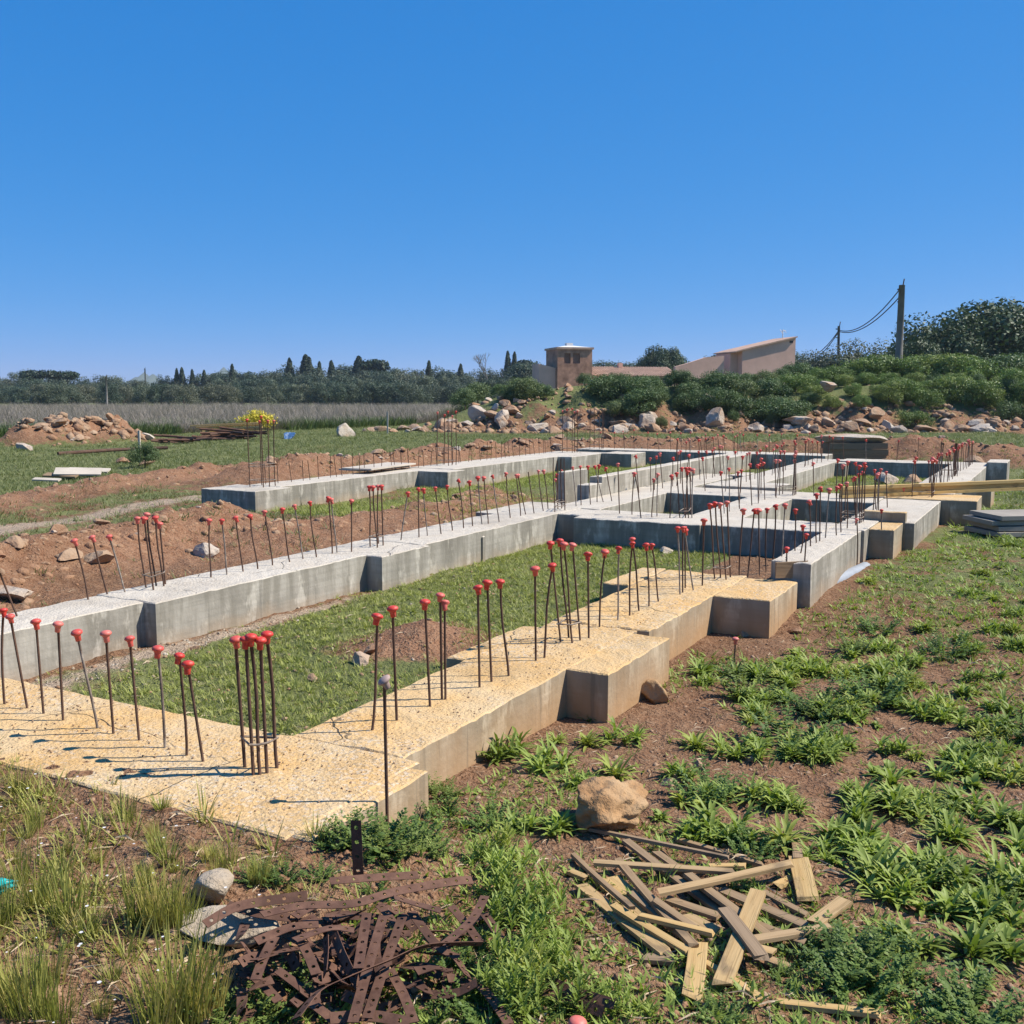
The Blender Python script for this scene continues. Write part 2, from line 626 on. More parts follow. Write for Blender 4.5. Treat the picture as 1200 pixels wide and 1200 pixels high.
M['cap'] = mat_cap()
M['greycap'] = mat_plain('faded_pink_plastic', (.42, .30, .26), .7, .3)
M['pipe'] = mat_plain('grey_plastic', (.33, .35, .38), .5, .4)
M['wall'] = mat_plain('house_render', (.74, .46, .35), .9, .2, .14, .5)
M['stonewall'] = mat_plain('tower_stone', (.46, .25, .165), .95, .1, .38, 1.6)
M['tile'] = mat_plain('roof_tile', (.55, .36, .26), .85, .2, .2, 1.5)
M['white'] = mat_plain('white_paint', (.75, .73, .70), .7, .3, .05)
M['dark'] = mat_plain('dark_opening', (.05, .05, .055), .8, .2)
M['shutter'] = mat_plain('opening_shade_brown', (.30, .17, .12), .8, .2)  # brown standing in for the dimness inside the tower openings
M['polewood'] = mat_plain('grey_pole', (.20, .185, .165), .9, .2, .2, 2)
M['wire'] = mat_plain('black_cable', (.03, .03, .035), .6, .3)
M['bark'] = mat_plain('bark', (.10, .075, .055), .95, .1)
M['blue'] = mat_plain('blue_plastic', (.05, .13, .28), .5, .4)
M['teal'] = mat_plain('turquoise_plastic', (.01, .36, .36), .45, .4)
M['redplastic'] = mat_plain('red_bucket_plastic', (.62, .10, .09), .5, .4)
M['slab'] = mat_plain('grey_board', (.33, .29, .24), .9, .2, .15, 3)
M['ply'] = mat_plain('bleached_plywood', (.55, .48, .39), .85, .2, .12, 3)
M['hill'] = mat_plain('hill_scrub', (.10, .12, .09), .95, .1, .2, .004)

# ------------------------------------------------------------------ ground sheet
SITE_GREEN = []


def ground_masks(x, y):
    u, v = to_uv(x, y)
    d = np.hypot(x, y)
    n = fbm(x * .25, y * .25, 61)
    rub = np.exp(-(poly_dist(u, v, BANK_M) / 1.0) ** 2) + np.exp(-(poly_dist(u, v, BANK_C) / 1.25) ** 2) \
        + np.exp(-(poly_dist(u, v, BANK_L) / .8) ** 2) + .8 * np.exp(-(poly_dist(u, v, BANK_N) / 1.1) ** 2)
    rub = rub * (.55 + .9 * fbm(x * .9, y * .9, 63))
    red = np.clip(rub, 0, 1)
    strip = sst(v, 5.6, 5.9) * sst(v, 7.6, 6.6) * sst(u, 3.0, 4.0) * sst(u, 16, 13)
    red = np.maximum(red, strip * .9)
    mound = sst(x, -6, 0) * sst(y, 42, 46)
    red = np.maximum(red, mound * sst(y, 48.5, 46) * .7)
    room1 = sst(u, 3.3, 3.5) * sst(u, 10.4, 10.1) * sst(v, 2.8, 3.0) * sst(v, 5.3, 5.0)
    heap = np.exp(-(((u - 5.6) / .55) ** 2 + ((v - 3.7) / .45) ** 2))
    red = np.maximum(red, heap)
    red = np.maximum(red, np.exp(-(poly_dist(x, y, [(-16.2, 34.5), (-14.4, 37.0)]) / 1.1) ** 2))
    edge = room1 * np.maximum(np.maximum(np.exp(-((v - 5.05) / .16) ** 2) * sst(u, 9.5, 4.5), np.exp(-((v - 5.15) / .4) ** 2) * sst(u, 5.2, 3.6)), np.exp(-((u - 3.45) / .14) ** 2))
    path = np.exp(-(poly_dist(u, v, [(4.5, 10.9), (8.2, 11.55), (10.3, 12.1), (12.6, 12.2)]) / .38) ** 2)
    pale = np.clip(edge + path * .95, 0, 1)
    green = .1 + .0 * x
    green = np.maximum(green, room1 * .95 * (1 - heap))
    inroom = sst(u, 10.6, 10.9) * sst(v, 2.0, 2.2) * sst(v, 9.8, 9.5)
    green = np.maximum(green, inroom * .75)
    field = sst(d, 13, 19) * (.62 + .35 * n)
    green = np.maximum(green, field * (1 - red))
    left = sst(v, 8.5, 10) * .6
    green = np.maximum(green, left)
    lf = sst(v, 2.0, 2.6) * sst(u, 2.75, 2.5) * .35
    green = np.maximum(green, lf)
    rt = sst(v, 2.1, 1.2) * sst(u, 6.5, 10) * .62
    green = np.maximum(green, rt)
    green = np.maximum(green, mound * .7)
    green = green * (1 - .85 * np.clip(red, 0, 1)) * (1 - .8 * pale)
    return red, pale, green


def build_ground():
    r = [0.0]
    q = 0.4
    while q < 2.2:
        r.append(q); q *= 1.06
    while q < 16:
        r.append(q); q *= 1.0085
    while q < 70:
        r.append(q); q *= 1.014
    while q < 9000:
        r.append(q); q *= 1.05
    r = np.array(r[1:])
    a_front = np.linspace(math.radians(-34), math.radians(34), 330)
    a_rest = np.linspace(math.radians(34), math.radians(326), 70)[1:-1]
    a = np.concatenate([a_front, a_rest])
    na, nr = len(a), len(r)
    A, R = np.meshgrid(a, r)
    x = (R * np.sin(A)).ravel(); y = (R * np.cos(A)).ravel()
    z = zg(x, y)
    V = np.stack([x, y, z], 1)
    V = np.vstack([V, [[0, 0, gz(0, 0)]]])
    i, j = np.meshgrid(np.arange(nr - 1), np.arange(na), indexing='ij')
    j2 = (j + 1) % na
    quads = np.stack([i * na + j, (i + 1) * na + j, (i + 1) * na + j2, i * na + j2], -1).reshape(-1, 4)[:, ::-1]
    me = np_mesh('ground', V, quads, M['soil'], smooth=True)
    red, pale, green = ground_masks(V[:, 0], V[:, 1])
    for nm, arr in (('red', red), ('pale', pale), ('green', green)):
        at = me.attributes.new(nm, 'FLOAT', 'POINT')
        at.data.foreach_set('value', np.ascontiguousarray(arr, np.float32))
    o = link('ground', me)
    tag(o, kind='structure')


build_ground()

# ------------------------------------------------------------------ foundation
RECTS = []


def beam_mesh(du, dv, z0, z1, mat, seg, rough, seed, chip):
    nu, nv = max(2, int(du / seg)), max(2, int(dv / seg))
    us = np.linspace(0, du, nu + 1); vs = np.linspace(0, dv, nv + 1)
    ins = .006
    V, Fc = [], []
    gu, gv = np.meshgrid(us, vs, indexing='ij')
    tu = ins + gu * (du - 2 * ins) / du
    tv = ins + gv * (dv - 2 * ins) / dv
    edge = np.minimum(np.minimum(gu, du - gu), np.minimum(gv, dv - gv))
    zz = z1 + (fbm(gu * 3 + seed, gv * 3, seed, 3) - .5) * rough * .5 + (fbm(gu * 15, gv * 15 + seed, seed + 5, 2) - .5) * rough * .9
    chipn = np.maximum(fbm(gu * 7 + seed * 3, gv * 7, seed + 9, 3) - .5, 0)
    zz = zz - np.where(edge < seg * .6, chipn * chip, 0)
    for a in range(nu + 1):
        for b in range(nv + 1):
            V.append((tu[a, b], tv[a, b], zz[a, b]))
    idx = lambda a, b: a * (nv + 1) + b
    for a in range(nu):
        for b in range(nv):
            Fc.append((idx(a, b), idx(a + 1, b), idx(a + 1, b + 1), idx(a, b + 1)))
    loop = [(a, 0) for a in range(nu)] + [(nu, b) for b in range(nv)] + [(a, nv) for a in range(nu, 0, -1)] + [(0, b) for b in range(nv, 0, -1)]
    prev = [idx(a, b) for a, b in loop]
    levels = [1.0, .8, .5, .25, 0.0]
    for li, t in enumerate(levels):
        cur = []
        for a, b in loop:
            topz = zz[a, b] - (.007 if li == 0 else 0)
            z = z0 + (topz - z0) * t
            w = (vnoise(np.array([us[a] * 4 + vs[b] * 5 + seed]), np.array([z * 6.0]), seed + 3)[0] - .5) * .007
            cx, cy = us[a] - du / 2, vs[b] - dv / 2
            on_u = a in (0, nu)
            x = us[a] + (math.copysign(w, cx) if on_u else 0)
            y = vs[b] + (0 if on_u and b not in (0, nv) else math.copysign(w, cy))
            cur.append(len(V))
            V.append((x, y, z))
        n = len(loop)
        for k in range(n):
            k2 = (k + 1) % n
            Fc.append((prev[k], cur[k], cur[k2], prev[k2]))
        prev = cur
    return new_mesh('beam', V, Fc, mat)


found = empty('concrete_foundation', W(3, 2.4, 0), 0)
tag(found, 'grid of low pale concrete foundation beams and footing blocks on the building plot', 'foundation')
ROT = math.pi / 2 - TH   # local x along u, local y along v
_seed = [1]


def beam(kind, u0, u1, v0, v1, z1, mat='pale', z0=-.25, seg=.1, rough=.008, chip=.012):
    _seed[0] += 1
    me = beam_mesh(u1 - u0, v1 - v0, z0, z1, M[mat], seg, rough, _seed[0], chip)
    o = link(kind, me, found)
    o.matrix_parent_inverse = Matrix.Identity(4)
    p = W(u0, v0, 0) - found.location
    o.location = p
    o.rotation_euler = (0, 0, ROT)
    RECTS.append((u0, u1, v0, v1, z1))
    return o


ZA, ZB = .30, .45
# near beams with sandy tops
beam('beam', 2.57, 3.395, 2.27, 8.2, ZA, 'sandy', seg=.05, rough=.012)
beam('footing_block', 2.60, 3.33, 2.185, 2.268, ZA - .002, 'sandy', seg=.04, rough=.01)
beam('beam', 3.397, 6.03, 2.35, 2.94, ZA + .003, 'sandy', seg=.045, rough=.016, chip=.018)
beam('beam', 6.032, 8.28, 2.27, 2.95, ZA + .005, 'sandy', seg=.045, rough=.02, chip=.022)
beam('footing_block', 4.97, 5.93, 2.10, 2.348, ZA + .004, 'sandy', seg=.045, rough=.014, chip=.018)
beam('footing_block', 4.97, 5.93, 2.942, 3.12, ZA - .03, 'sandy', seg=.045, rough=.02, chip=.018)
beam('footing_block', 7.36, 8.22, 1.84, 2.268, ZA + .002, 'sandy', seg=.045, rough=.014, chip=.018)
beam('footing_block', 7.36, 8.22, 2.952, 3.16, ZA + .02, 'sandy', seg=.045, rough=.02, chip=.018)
# long beam behind the first room
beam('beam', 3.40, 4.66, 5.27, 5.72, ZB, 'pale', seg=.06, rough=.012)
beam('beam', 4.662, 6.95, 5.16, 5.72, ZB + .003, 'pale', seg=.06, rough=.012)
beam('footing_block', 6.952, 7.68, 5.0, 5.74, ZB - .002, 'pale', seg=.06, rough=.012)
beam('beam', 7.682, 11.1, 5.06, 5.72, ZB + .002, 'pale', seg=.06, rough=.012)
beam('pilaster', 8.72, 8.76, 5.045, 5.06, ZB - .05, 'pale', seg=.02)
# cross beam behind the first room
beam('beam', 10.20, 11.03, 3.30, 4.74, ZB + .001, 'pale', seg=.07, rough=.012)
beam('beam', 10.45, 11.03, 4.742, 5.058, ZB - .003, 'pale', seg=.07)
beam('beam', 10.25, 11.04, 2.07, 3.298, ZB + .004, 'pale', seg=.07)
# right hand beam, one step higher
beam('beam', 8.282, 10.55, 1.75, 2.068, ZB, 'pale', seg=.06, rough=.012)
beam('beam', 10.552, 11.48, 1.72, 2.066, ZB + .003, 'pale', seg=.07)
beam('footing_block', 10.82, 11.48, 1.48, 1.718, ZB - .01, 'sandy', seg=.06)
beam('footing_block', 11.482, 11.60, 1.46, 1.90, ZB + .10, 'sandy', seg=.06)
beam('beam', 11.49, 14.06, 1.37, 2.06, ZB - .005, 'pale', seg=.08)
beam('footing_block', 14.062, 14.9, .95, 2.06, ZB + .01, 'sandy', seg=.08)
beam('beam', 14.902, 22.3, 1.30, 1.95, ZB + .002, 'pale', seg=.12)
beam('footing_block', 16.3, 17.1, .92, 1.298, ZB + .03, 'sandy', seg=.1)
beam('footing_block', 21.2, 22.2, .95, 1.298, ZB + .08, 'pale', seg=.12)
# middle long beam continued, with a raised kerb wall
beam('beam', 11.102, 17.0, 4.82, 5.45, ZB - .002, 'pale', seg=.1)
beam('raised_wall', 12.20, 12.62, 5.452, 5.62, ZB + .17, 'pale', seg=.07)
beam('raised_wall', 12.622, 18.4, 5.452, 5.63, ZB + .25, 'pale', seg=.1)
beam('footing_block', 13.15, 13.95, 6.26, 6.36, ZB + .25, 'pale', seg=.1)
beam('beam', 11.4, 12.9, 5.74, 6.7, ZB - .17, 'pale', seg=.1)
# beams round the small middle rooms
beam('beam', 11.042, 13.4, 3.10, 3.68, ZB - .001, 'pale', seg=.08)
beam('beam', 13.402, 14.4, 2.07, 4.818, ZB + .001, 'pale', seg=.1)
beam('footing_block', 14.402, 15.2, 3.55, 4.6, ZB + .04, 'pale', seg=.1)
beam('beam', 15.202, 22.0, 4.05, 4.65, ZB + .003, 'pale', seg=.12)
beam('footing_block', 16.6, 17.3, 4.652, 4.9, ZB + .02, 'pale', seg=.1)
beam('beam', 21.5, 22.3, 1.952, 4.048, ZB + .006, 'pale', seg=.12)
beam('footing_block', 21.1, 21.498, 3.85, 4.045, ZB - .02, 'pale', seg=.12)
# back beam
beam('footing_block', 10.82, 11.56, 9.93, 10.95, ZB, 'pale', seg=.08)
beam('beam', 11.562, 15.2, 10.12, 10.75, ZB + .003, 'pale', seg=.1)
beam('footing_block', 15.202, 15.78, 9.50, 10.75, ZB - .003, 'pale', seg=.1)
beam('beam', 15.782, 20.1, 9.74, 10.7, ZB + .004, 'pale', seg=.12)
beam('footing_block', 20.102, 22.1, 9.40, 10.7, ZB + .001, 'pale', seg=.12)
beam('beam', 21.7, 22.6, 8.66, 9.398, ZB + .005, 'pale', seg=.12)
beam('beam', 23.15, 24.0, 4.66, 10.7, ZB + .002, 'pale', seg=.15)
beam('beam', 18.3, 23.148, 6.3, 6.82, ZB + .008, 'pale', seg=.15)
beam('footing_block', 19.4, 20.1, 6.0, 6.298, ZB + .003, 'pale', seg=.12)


def in_beam(x, y, pad=0.0):
    u, v = to_uv(np.asarray(x), np.asarray(y))
    m = np.zeros(np.shape(u), bool)
    for a, b, c, d, z in RECTS:
        m |= (u > a - pad) & (u < b + pad) & (v > c - pad) & (v < d + pad)
    return m

# ------------------------------------------------------------------ reinforcing bars
def bar_mesh(name, bend, mat, L=.5, r=.0062):
    pts = [(bend * math.sin(math.pi * t) * .03, bend * .012 * math.sin(2.2 * math.pi * t), -.05 + (L + .05) * t) for t in (0, .2, .4, .6, .8, 1)]
    v, f = tube_vf(pts, r, 7)
    return new_mesh(name, v, f, mat, True)


BARS = [bar_mesh('bar', b, M[m]) for b, m in ((0, 'bar'), (.35, 'bar'), (-.3, 'bar'), (.15, 'palebar'), (0, 'bar'))]
cv, cf = lathe_vf([(.009, -.036), (.0125, -.034), (.0135, -.014), (.017, -.007), (.0245, -.002), (.0255, .004), (.021, .011), (.012, .015), (.002, .0165)], 12)
CAP = new_mesh('cap', cv, cf, M['cap'], True)
GCAP = new_mesh('cap', cv, cf, M['greycap'], True)
HOOK = new_mesh('bar', *tube_vf([(0, 0, -.05), (0, 0, .2), (0.004, 0, .42)], .0062, 6), M['bar'], True)


def place_bar(base, top, label, group, cap=True, mesh=None, capmesh=None):
    d = top - base
    me = mesh or random.choice(BARS)
    o = link('rebar', me)
    o.location = base
    s = d.length / .5
    q = d.to_track_quat('Z', 'Y') @ Quaternion((0, 0, 1), random.uniform(0, 6.28))
    o.rotation_mode = 'QUATERNION'
    o.rotation_quaternion = q
    o.scale = (1, 1, 1)
    o.scale = (min(max(s, .95), 1.05),) * 2 + (s,)
    tag(o, label, 'rebar', group)
    if cap:
        c = link('cap', capmesh or CAP, o)
        c.location = (0, 0, .5)
        c.rotation_euler = (random.gauss(0, .2), random.gauss(0, .2), 0) if s > .6 else (0, 0, 0)
        k = random.uniform(.86, 1.12)
        c.scale = (k, k, k / s)
    return o


def bar_px(bx, by, cx, cy, z, label, group, **kw):
    b = at_z(bx, by, z)
    t = at_d(cx, cy, b.y + random.uniform(-.02, .02))
    b.z -= .003
    return place_bar(b, t, label, group, **kw)


LD = ('rusty rebar with red mushroom cap in the row on the sandy end beam', 'capped rebars on the sandy end beam')
for b in [(6, 825, 4, 716), (32, 830, 12, 723), (51, 836, 42, 729), (74, 844, 68, 732), (114, 853, 90, 742), (133, 859, 124, 743),
          (163, 867, 152, 749), (193, 876, 185, 761), (218, 885, 210, 769), (238, 892, 220, 779)]:
    bar_px(*b, ZA, *LD)
for k in range(8):
    p = W(3.2, 4.85 + .22 * k + random.uniform(-.03, .03), ZA)
    if p.x / p.y < -.52:
        place_bar(p, p + Vector((random.uniform(-.06, .02), 0, .45)), *LD)
LA = ('rusty rebar with red mushroom cap standing along the long sandy beam with side blocks', 'capped rebars on the long sandy beam')
for b in [(435, 857, 442, 723), (465, 845, 460, 714), (504, 828, 498, 706), (518, 820, 516, 698), (522, 820, 521, 707), (562, 807, 560, 689),
          (576, 800, 571, 683), (596, 792, 586, 682), (628, 775, 627, 667), (638, 771, 647, 663), (690, 748, 689, 650), (703, 735, 709, 647),
          (724, 727, 725, 643), (749, 717, 741, 632), (738, 722, 741, 637), (760, 712, 757, 639), (772, 706, 764, 639), (797, 697, 794, 619),
          (800, 695, 800, 619), (813, 692, 802, 619), (823, 687, 825, 610), (867, 675, 871, 598), (877, 669, 884, 598), (890, 667, 889, 598),
          (898, 663, 899, 597), (906, 662, 909, 593), (803, 690, 803, 622)]:
    zone = ('between the corner and the first side block' if b[0] < 625 else 'between the two side blocks' if b[0] < 800 else 'past the second side block')
    bar_px(*b, ZA, 'red capped rebar on the long sandy beam ' + zone, 'capped rebars ' + zone)
LB = ('thin rusty rebar with red cap standing on the pale beam behind the grassy room', 'capped rebars on the pale beam behind the grassy room')
for b in [(103, 703, 87, 634), (126, 697, 108, 630), (147, 695, 128, 629), (247, 677, 245, 610), (266, 674, 260, 610), (285, 670, 276, 607),
          (302, 667, 293, 605), (319, 663, 310, 600), (340, 659, 331, 597), (355, 655, 345, 593), (371, 653, 363, 589), (389, 649, 385, 584),
          (395, 648, 388, 586), (412, 646, 412, 587), (491, 630, 490, 573), (501, 628, 496, 574), (517, 626, 510, 572), (530, 622, 524, 570),
          (543, 619, 537, 563), (554, 617, 550, 565), (565, 614, 560, 560), (572, 614, 567, 560), (585, 612, 577, 558), (598, 607, 593, 555),
          (610, 605, 605, 557), (616, 603, 607, 557), (637, 599, 631, 552), (642, 597, 637, 552)]:
    bar_px(*b, ZB, *LB)
bar_px(20, 722, 0, 672, ZB, 'bare leaning rebar without a cap at the sandy end of the pale beam', None, cap=False)
bar_px(470, 633, 478, 578, ZB, 'bent pale rebar with red cap between the dark ones on the pale beam', None, mesh=BARS[3])
bar_px(626, 602, 619, 553, ZB, 'bare rebar without a cap near the corner of the pale beams', None, cap=False)
LE = ('rusty rebar with red cap on the cross beams behind the grassy room', 'capped rebars on the cross beams')
for b in [(675, 593, 671, 548), (681, 592, 680, 547), (692, 591, 689, 547), (700, 588, 702, 546), (707, 588, 697, 547), (717, 587, 710, 549),
          (726, 602, 724, 544), (741, 603, 743, 555), (751, 607, 744, 555), (764, 606, 766, 562), (770, 605, 771, 556), (785, 607, 787, 558),
          (803, 607, 806, 553), (811, 607, 812, 551)]:
    bar_px(*b, ZB, *LE)
LF = ('rusty rebar with red cap on the raised right hand beam', 'capped rebars on the raised right hand beam')
for b in [(922, 658, 922, 643), (938, 648, 941, 617), (943, 658, 945, 627), (916, 652, 920, 592), (932, 645, 932, 598), (950, 640, 948, 588), (957, 636, 957, 580)]:
    bar_px(*b, ZB, *LF)
bar_px(1034, 652, 1033, 598, .16, 'single capped rebar in front of the square block recess on the right', None)
bar_px(1004, 661, 1004, 609, .16, 'single capped rebar in the soil against the raised right hand beam', None)


def bar_row(u0, v0, u1, v1, z, step, h, lab, cap=True, mesh=None, capless=0.0):
    n = max(1, int(math.hypot(u1 - u0, v1 - v0) / step))
    for k in range(n + 1):
        t = (k + random.uniform(-.25, .25)) / n
        p = W(u0 + (u1 - u0) * t + random.uniform(-.03, .03), v0 + (v1 - v0) * t + random.uniform(-.05, .05), z - .003)
        hh = h * random.uniform(.88, 1.08)
        q = p + Vector((random.uniform(-.055, .03), random.uniform(-.04, .04), hh))
        place_bar(p, q, lab[0], lab[1], cap=cap and random.random() >= capless, mesh=mesh)


bar_row(9.6, 1.92, 12.9, 1.9, ZB, .24, .47, LF)
bar_row(15.0, 1.62, 22.0, 1.6, ZB, .24, .47, ('rusty rebar with red cap on the far end of the right hand beam', 'capped rebars on the far right beam'))
bar_row(13.2, 5.12, 17.0, 5.05, ZB, .26, .47, ('rusty rebar with red cap in front of the raised kerb wall', 'capped rebars before the kerb wall'))
bar_row(11.4, 3.4, 13.6, 3.35, ZB, .24, .47, ('rusty rebar with red cap on the short beam between the small rooms', 'capped rebars on the short middle beam'))
bar_row(15.3, 4.35, 21.8, 4.3, ZB, .3, .47, ('rusty rebar with red cap on the beam left of the far grassy room', 'capped rebars left of the far room'))
bar_row(13.9, 2.3, 13.9, 4.5, ZB, .3, .47, ('rusty rebar with red cap on the beam before the far grassy room', 'capped rebars before the far room'))
bar_row(22.0, 2.2, 22.0, 4.0, ZB, .4, .45, ('rusty rebar with red cap on the beam closing the far grassy room', 'capped rebars behind the far room'))
bar_row(18.6, 6.55, 23.0, 6.5, ZB, .32, .47, ('rusty rebar with red cap on the beam beyond the kerb wall', 'capped rebars beyond the kerb wall'))
bar_row(23.6, 4.8, 23.6, 10.2, ZB, .3, .45, ('rusty rebar with red cap on the farthest cross beam before the rubble', 'capped rebars on the farthest beam'))
bar_row(11.8, 10.55, 21.4, 10.5, ZB, .22, .42, ('thin uncapped rebar in the row along the back beam', 'uncapped rebars along the back beam'), cap=False, mesh=HOOK)
bar_row(12.4, 6.0, 14.6, 7.0, .15, .5, .5, ('rusty rebar with red cap in the soil between the pale beams', 'capped rebars in the soil between beams'))
place_bar(W(3.0, 2.15, .12), W(3.0, 2.155, .755), 'tall rebar with faded grey pink cap in the ground before the near corner block', None, mesh=BARS[0], capmesh=GCAP)
gp = gpx(862, 776)
place_bar(gp + Vector((0, 0, -.02)), gp + Vector((-.005, 0, .155)), 'short capped rebar stub sticking out of the soil beside the shaded block', None)
gp = gpx(1057, 610)
place_bar(gp, gp + Vector((.02, .05, .42)), 'leaning rebar with faded cap before the wide shaded block by the timber beam', None)


def cage(bars, z, label, group, tie=.12, ends=True, cap=True, thick=1.0):
    """bars: list of (base, top) world points; one thing with bar, cap and stirrup parts"""
    c = sum((b for b, t in bars), Vector()) / len(bars)
    e = empty('rebar_cage', (c.x, c.y, z))
    for b, t in bars:
        d = t - b
        o = link('bar', random.choice(BARS[:3]), e)
        o.location = b - e.location
        o.rotation_mode = 'QUATERNION'
        o.rotation_quaternion = d.to_track_quat('Z', 'Y')
        s = d.length / .5
        o.scale = (thick, thick, s)
        if cap:
            k = link('cap', CAP, e)
            k.location = t - e.location
            k.rotation_euler = (random.uniform(-.2, .2), random.uniform(-.2, .2), 0)
    for th in ([tie] if not isinstance(tie, list) else tie):
        pts = []
        for b, t in bars:
            d = (t - b)
            pts.append(b + d * (th / d.z) - e.location)
        cc = sum(pts, Vector()) / len(pts)
        pts.sort(key=lambda p: math.atan2(p.y - cc.y, p.x - cc.x))
        pts = [p + (p - cc).normalized() * .012 for p in pts]
        v, f = tube_vf(pts + [pts[0]], .005, 6)
        link('stirrup', new_mesh('stirrup', v, f, M['palebar'], True), e)
    tag(e, label, 'rebar cage', group)
    return e


def cage_px(lst, z, label, **kw):
    B_ = []
    for (bx, by, cx, cy) in lst:
        b = at_z(bx, by, z); b.z -= .003
        B_.append((b, at_d(cx, cy, b.y)))
    return cage(B_, z, label, None, **kw)


cage_px([(287, 899, 276, 750), (297, 908, 288, 750), (305, 908, 294, 747), (313, 906, 305, 751), (325, 901, 313, 744)], ZA,
        'tight cluster of five capped column bars tied with wire on the near sandy corner', tie=.13, thick=1.15)
cage_px([(657, 753, 645, 637), (666, 748, 656, 634), (671, 754, 661, 638), (680, 751, 671, 639)], ZA,
        'cluster of four capped bars with pale stirrup beside the first side block', tie=.12)
cage_px([(838, 679, 832, 592), (844, 678, 838, 590), (851, 680, 844, 591), (856, 677, 852, 589)], ZA,
        'cluster of four capped bars with dark stirrup beside the second side block', tie=.1)
cage_px([(171, 689, 161, 608), (180, 692, 169, 608), (183, 687, 172, 603), (192, 687, 182, 607), (194, 685, 187, 614)], ZB,
        'cluster of five capped column bars on the pale beam over the first dark recess', tie=.1)
cage_px([(434, 640, 433, 571), (442, 641, 437, 571), (449, 639, 447, 570), (444, 637, 443, 570)], ZB,
        'cluster of four capped column bars on the block halfway along the pale beam', tie=.09)
cage_px([(650, 600, 648, 536), (654, 597, 653, 540), (658, 596, 657, 538), (662, 598, 661, 537)], ZB,
        'dark column bars rising from the corner where pale beam and cross beam meet', tie=[.06, .11], cap=False)
cage_px([(797, 607, 793, 555), (802, 604, 799, 549), (807, 607, 804, 549), (810, 603, 808, 549)], ZB,
        'cluster of four capped column bars on the cross beam at the small room corner', tie=.08)


def cage_uv(u, v, w, z, h, label, **kw):
    B_ = []
    for a, b in ((-1, -1), (1, -1), (1, 1), (-1, 1), (0, -1)):
        p = W(u + a * w, v + b * w, z - .003)
        B_.append((p, p + Vector((random.uniform(-.02, .02), random.uniform(-.02, .02), h * random.uniform(.94, 1.03)))))
    return cage(B_, z, label, None, **kw)


cage_uv(13.87, 3.27, .09, ZB, .58, 'cage of capped bars beside the grassy far room left of the timber', tie=[.07, .12])
cage_uv(14.45, 1.63, .12, ZB, .50, 'cage of capped bars behind the yellow timber beam', tie=.08)
cage_uv(11.2, 1.95, .09, ZB, .62, 'tall cage of capped bars on the right hand beam by the two small rooms', tie=[.06, .11])
for (uu, vv, lb) in ((11.5, 10.4, 'tall uncapped rebar column cage on the end block of the back beam'),
                     (16.6, 10.4, 'tall rebar column cage on the back beam past its first recess'),
                     (21.7, 10.2, 'tall rebar column cage near the far end of the back beam'),
                     (23.5, 10.3, 'tall rebar column cage on the far corner of the foundation')):
    cage_uv(uu, vv, .13, ZB, 1.0, lb, tie=[.1, .3, .34], cap=(uu < 22), thick=1.25)
cage_uv(18.4, 1.7, .1, ZB, .55, 'dark rebar cage among the row on the far right beam', tie=.1, cap=False, thick=1.4)

# ------------------------------------------------------------------ vegetation helpers
def blade_np(rng, n, spread, h0, h1, w, lean, segs=2, curl=.5, up=1.0):
    """n blades from one root; returns verts, tri faces, tint"""
    V, T, C = [], [], []
    for k in range(n):
        a = rng.uniform(0, 2 * math.pi)
        r = spread * math.sqrt(rng.uniform(0, 1))
        b = np.array([r * math.cos(a), r * math.sin(a), -.01])
        az = a + rng.uniform(-.8, .8)
        le = lean * rng.uniform(.3, 1.1)
        h = rng.uniform(h0, h1)
        side = np.array([-math.sin(az + rng.uniform(-1.2, 1.2)), math.cos(az), 0])
        side /= np.linalg.norm(side)
        base = len(V)
        t0 = rng.uniform(0, 1)
        for i in range(segs):
            t = i / segs
            out = h * (le * t + curl * le * t * t)
            zz = h * t * up * math.sqrt(max(.1, 1 - (le * t) ** 2 * .5))
            c = b + np.array([math.cos(az) * out, math.sin(az) * out, zz])
            ww = w * (1 - .55 * t)
            V.append(c - side * ww / 2); V.append(c + side * ww / 2)
            C += [t0 * .7 + .3 * t] * 2
        out = h * (le + curl * le)
        c = b + np.array([math.cos(az) * out, math.sin(az) * out, h * up * math.sqrt(max(.1, 1 - le ** 2 * .5))])
        V.append(c); C.append(min(1, t0 * .7 + .3))
        for i in range(segs - 1):
            q = base + 2 * i
            T += [(q, q + 1, q + 3), (q, q + 3, q + 2)]
        q = base + 2 * (segs - 1)
        T.append((q, q + 1, q + 2))
    return np.array(V), np.array(T), np.array(C)


def scatter(tpls, x, y, scale, rng, sink=.0, zz=None):
    """merge copies of template clumps into one array mesh"""
    z = zg(x, y) if zz is None else zz
    VV, TT, CC = [], [], []
    off = 0
    which = rng.integers(0, len(tpls), len(x))
    for k, (v, t, c) in enumerate(tpls):
        m = which == k
        n = int(m.sum())
        if not n:
            continue
        a = rng.uniform(0, 2 * math.pi, n)
        s = scale[m]
        ca, sa = (np.cos(a) * s)[:, None], (np.sin(a) * s)[:, None]
        vx = v[None, :, 0] * ca - v[None, :, 1] * sa + x[m][:, None]
        vy = v[None, :, 0] * sa + v[None, :, 1] * ca + y[m][:, None]
        vz = v[None, :, 2] * s[:, None] + (z[m] - sink)[:, None]
        VV.append(np.stack([vx, vy, vz], -1).reshape(-1, 3))
        TT.append((t[None] + (np.arange(n) * len(v))[:, None, None] + off).reshape(-1, 3))
        sh = rng.uniform(-.35, .35, n)
        CC.append(np.clip(c[None] + sh[:, None], 0, 1).ravel())
        off += n * len(v)
    return np.concatenate(VV), np.concatenate(TT), np.concatenate(CC)


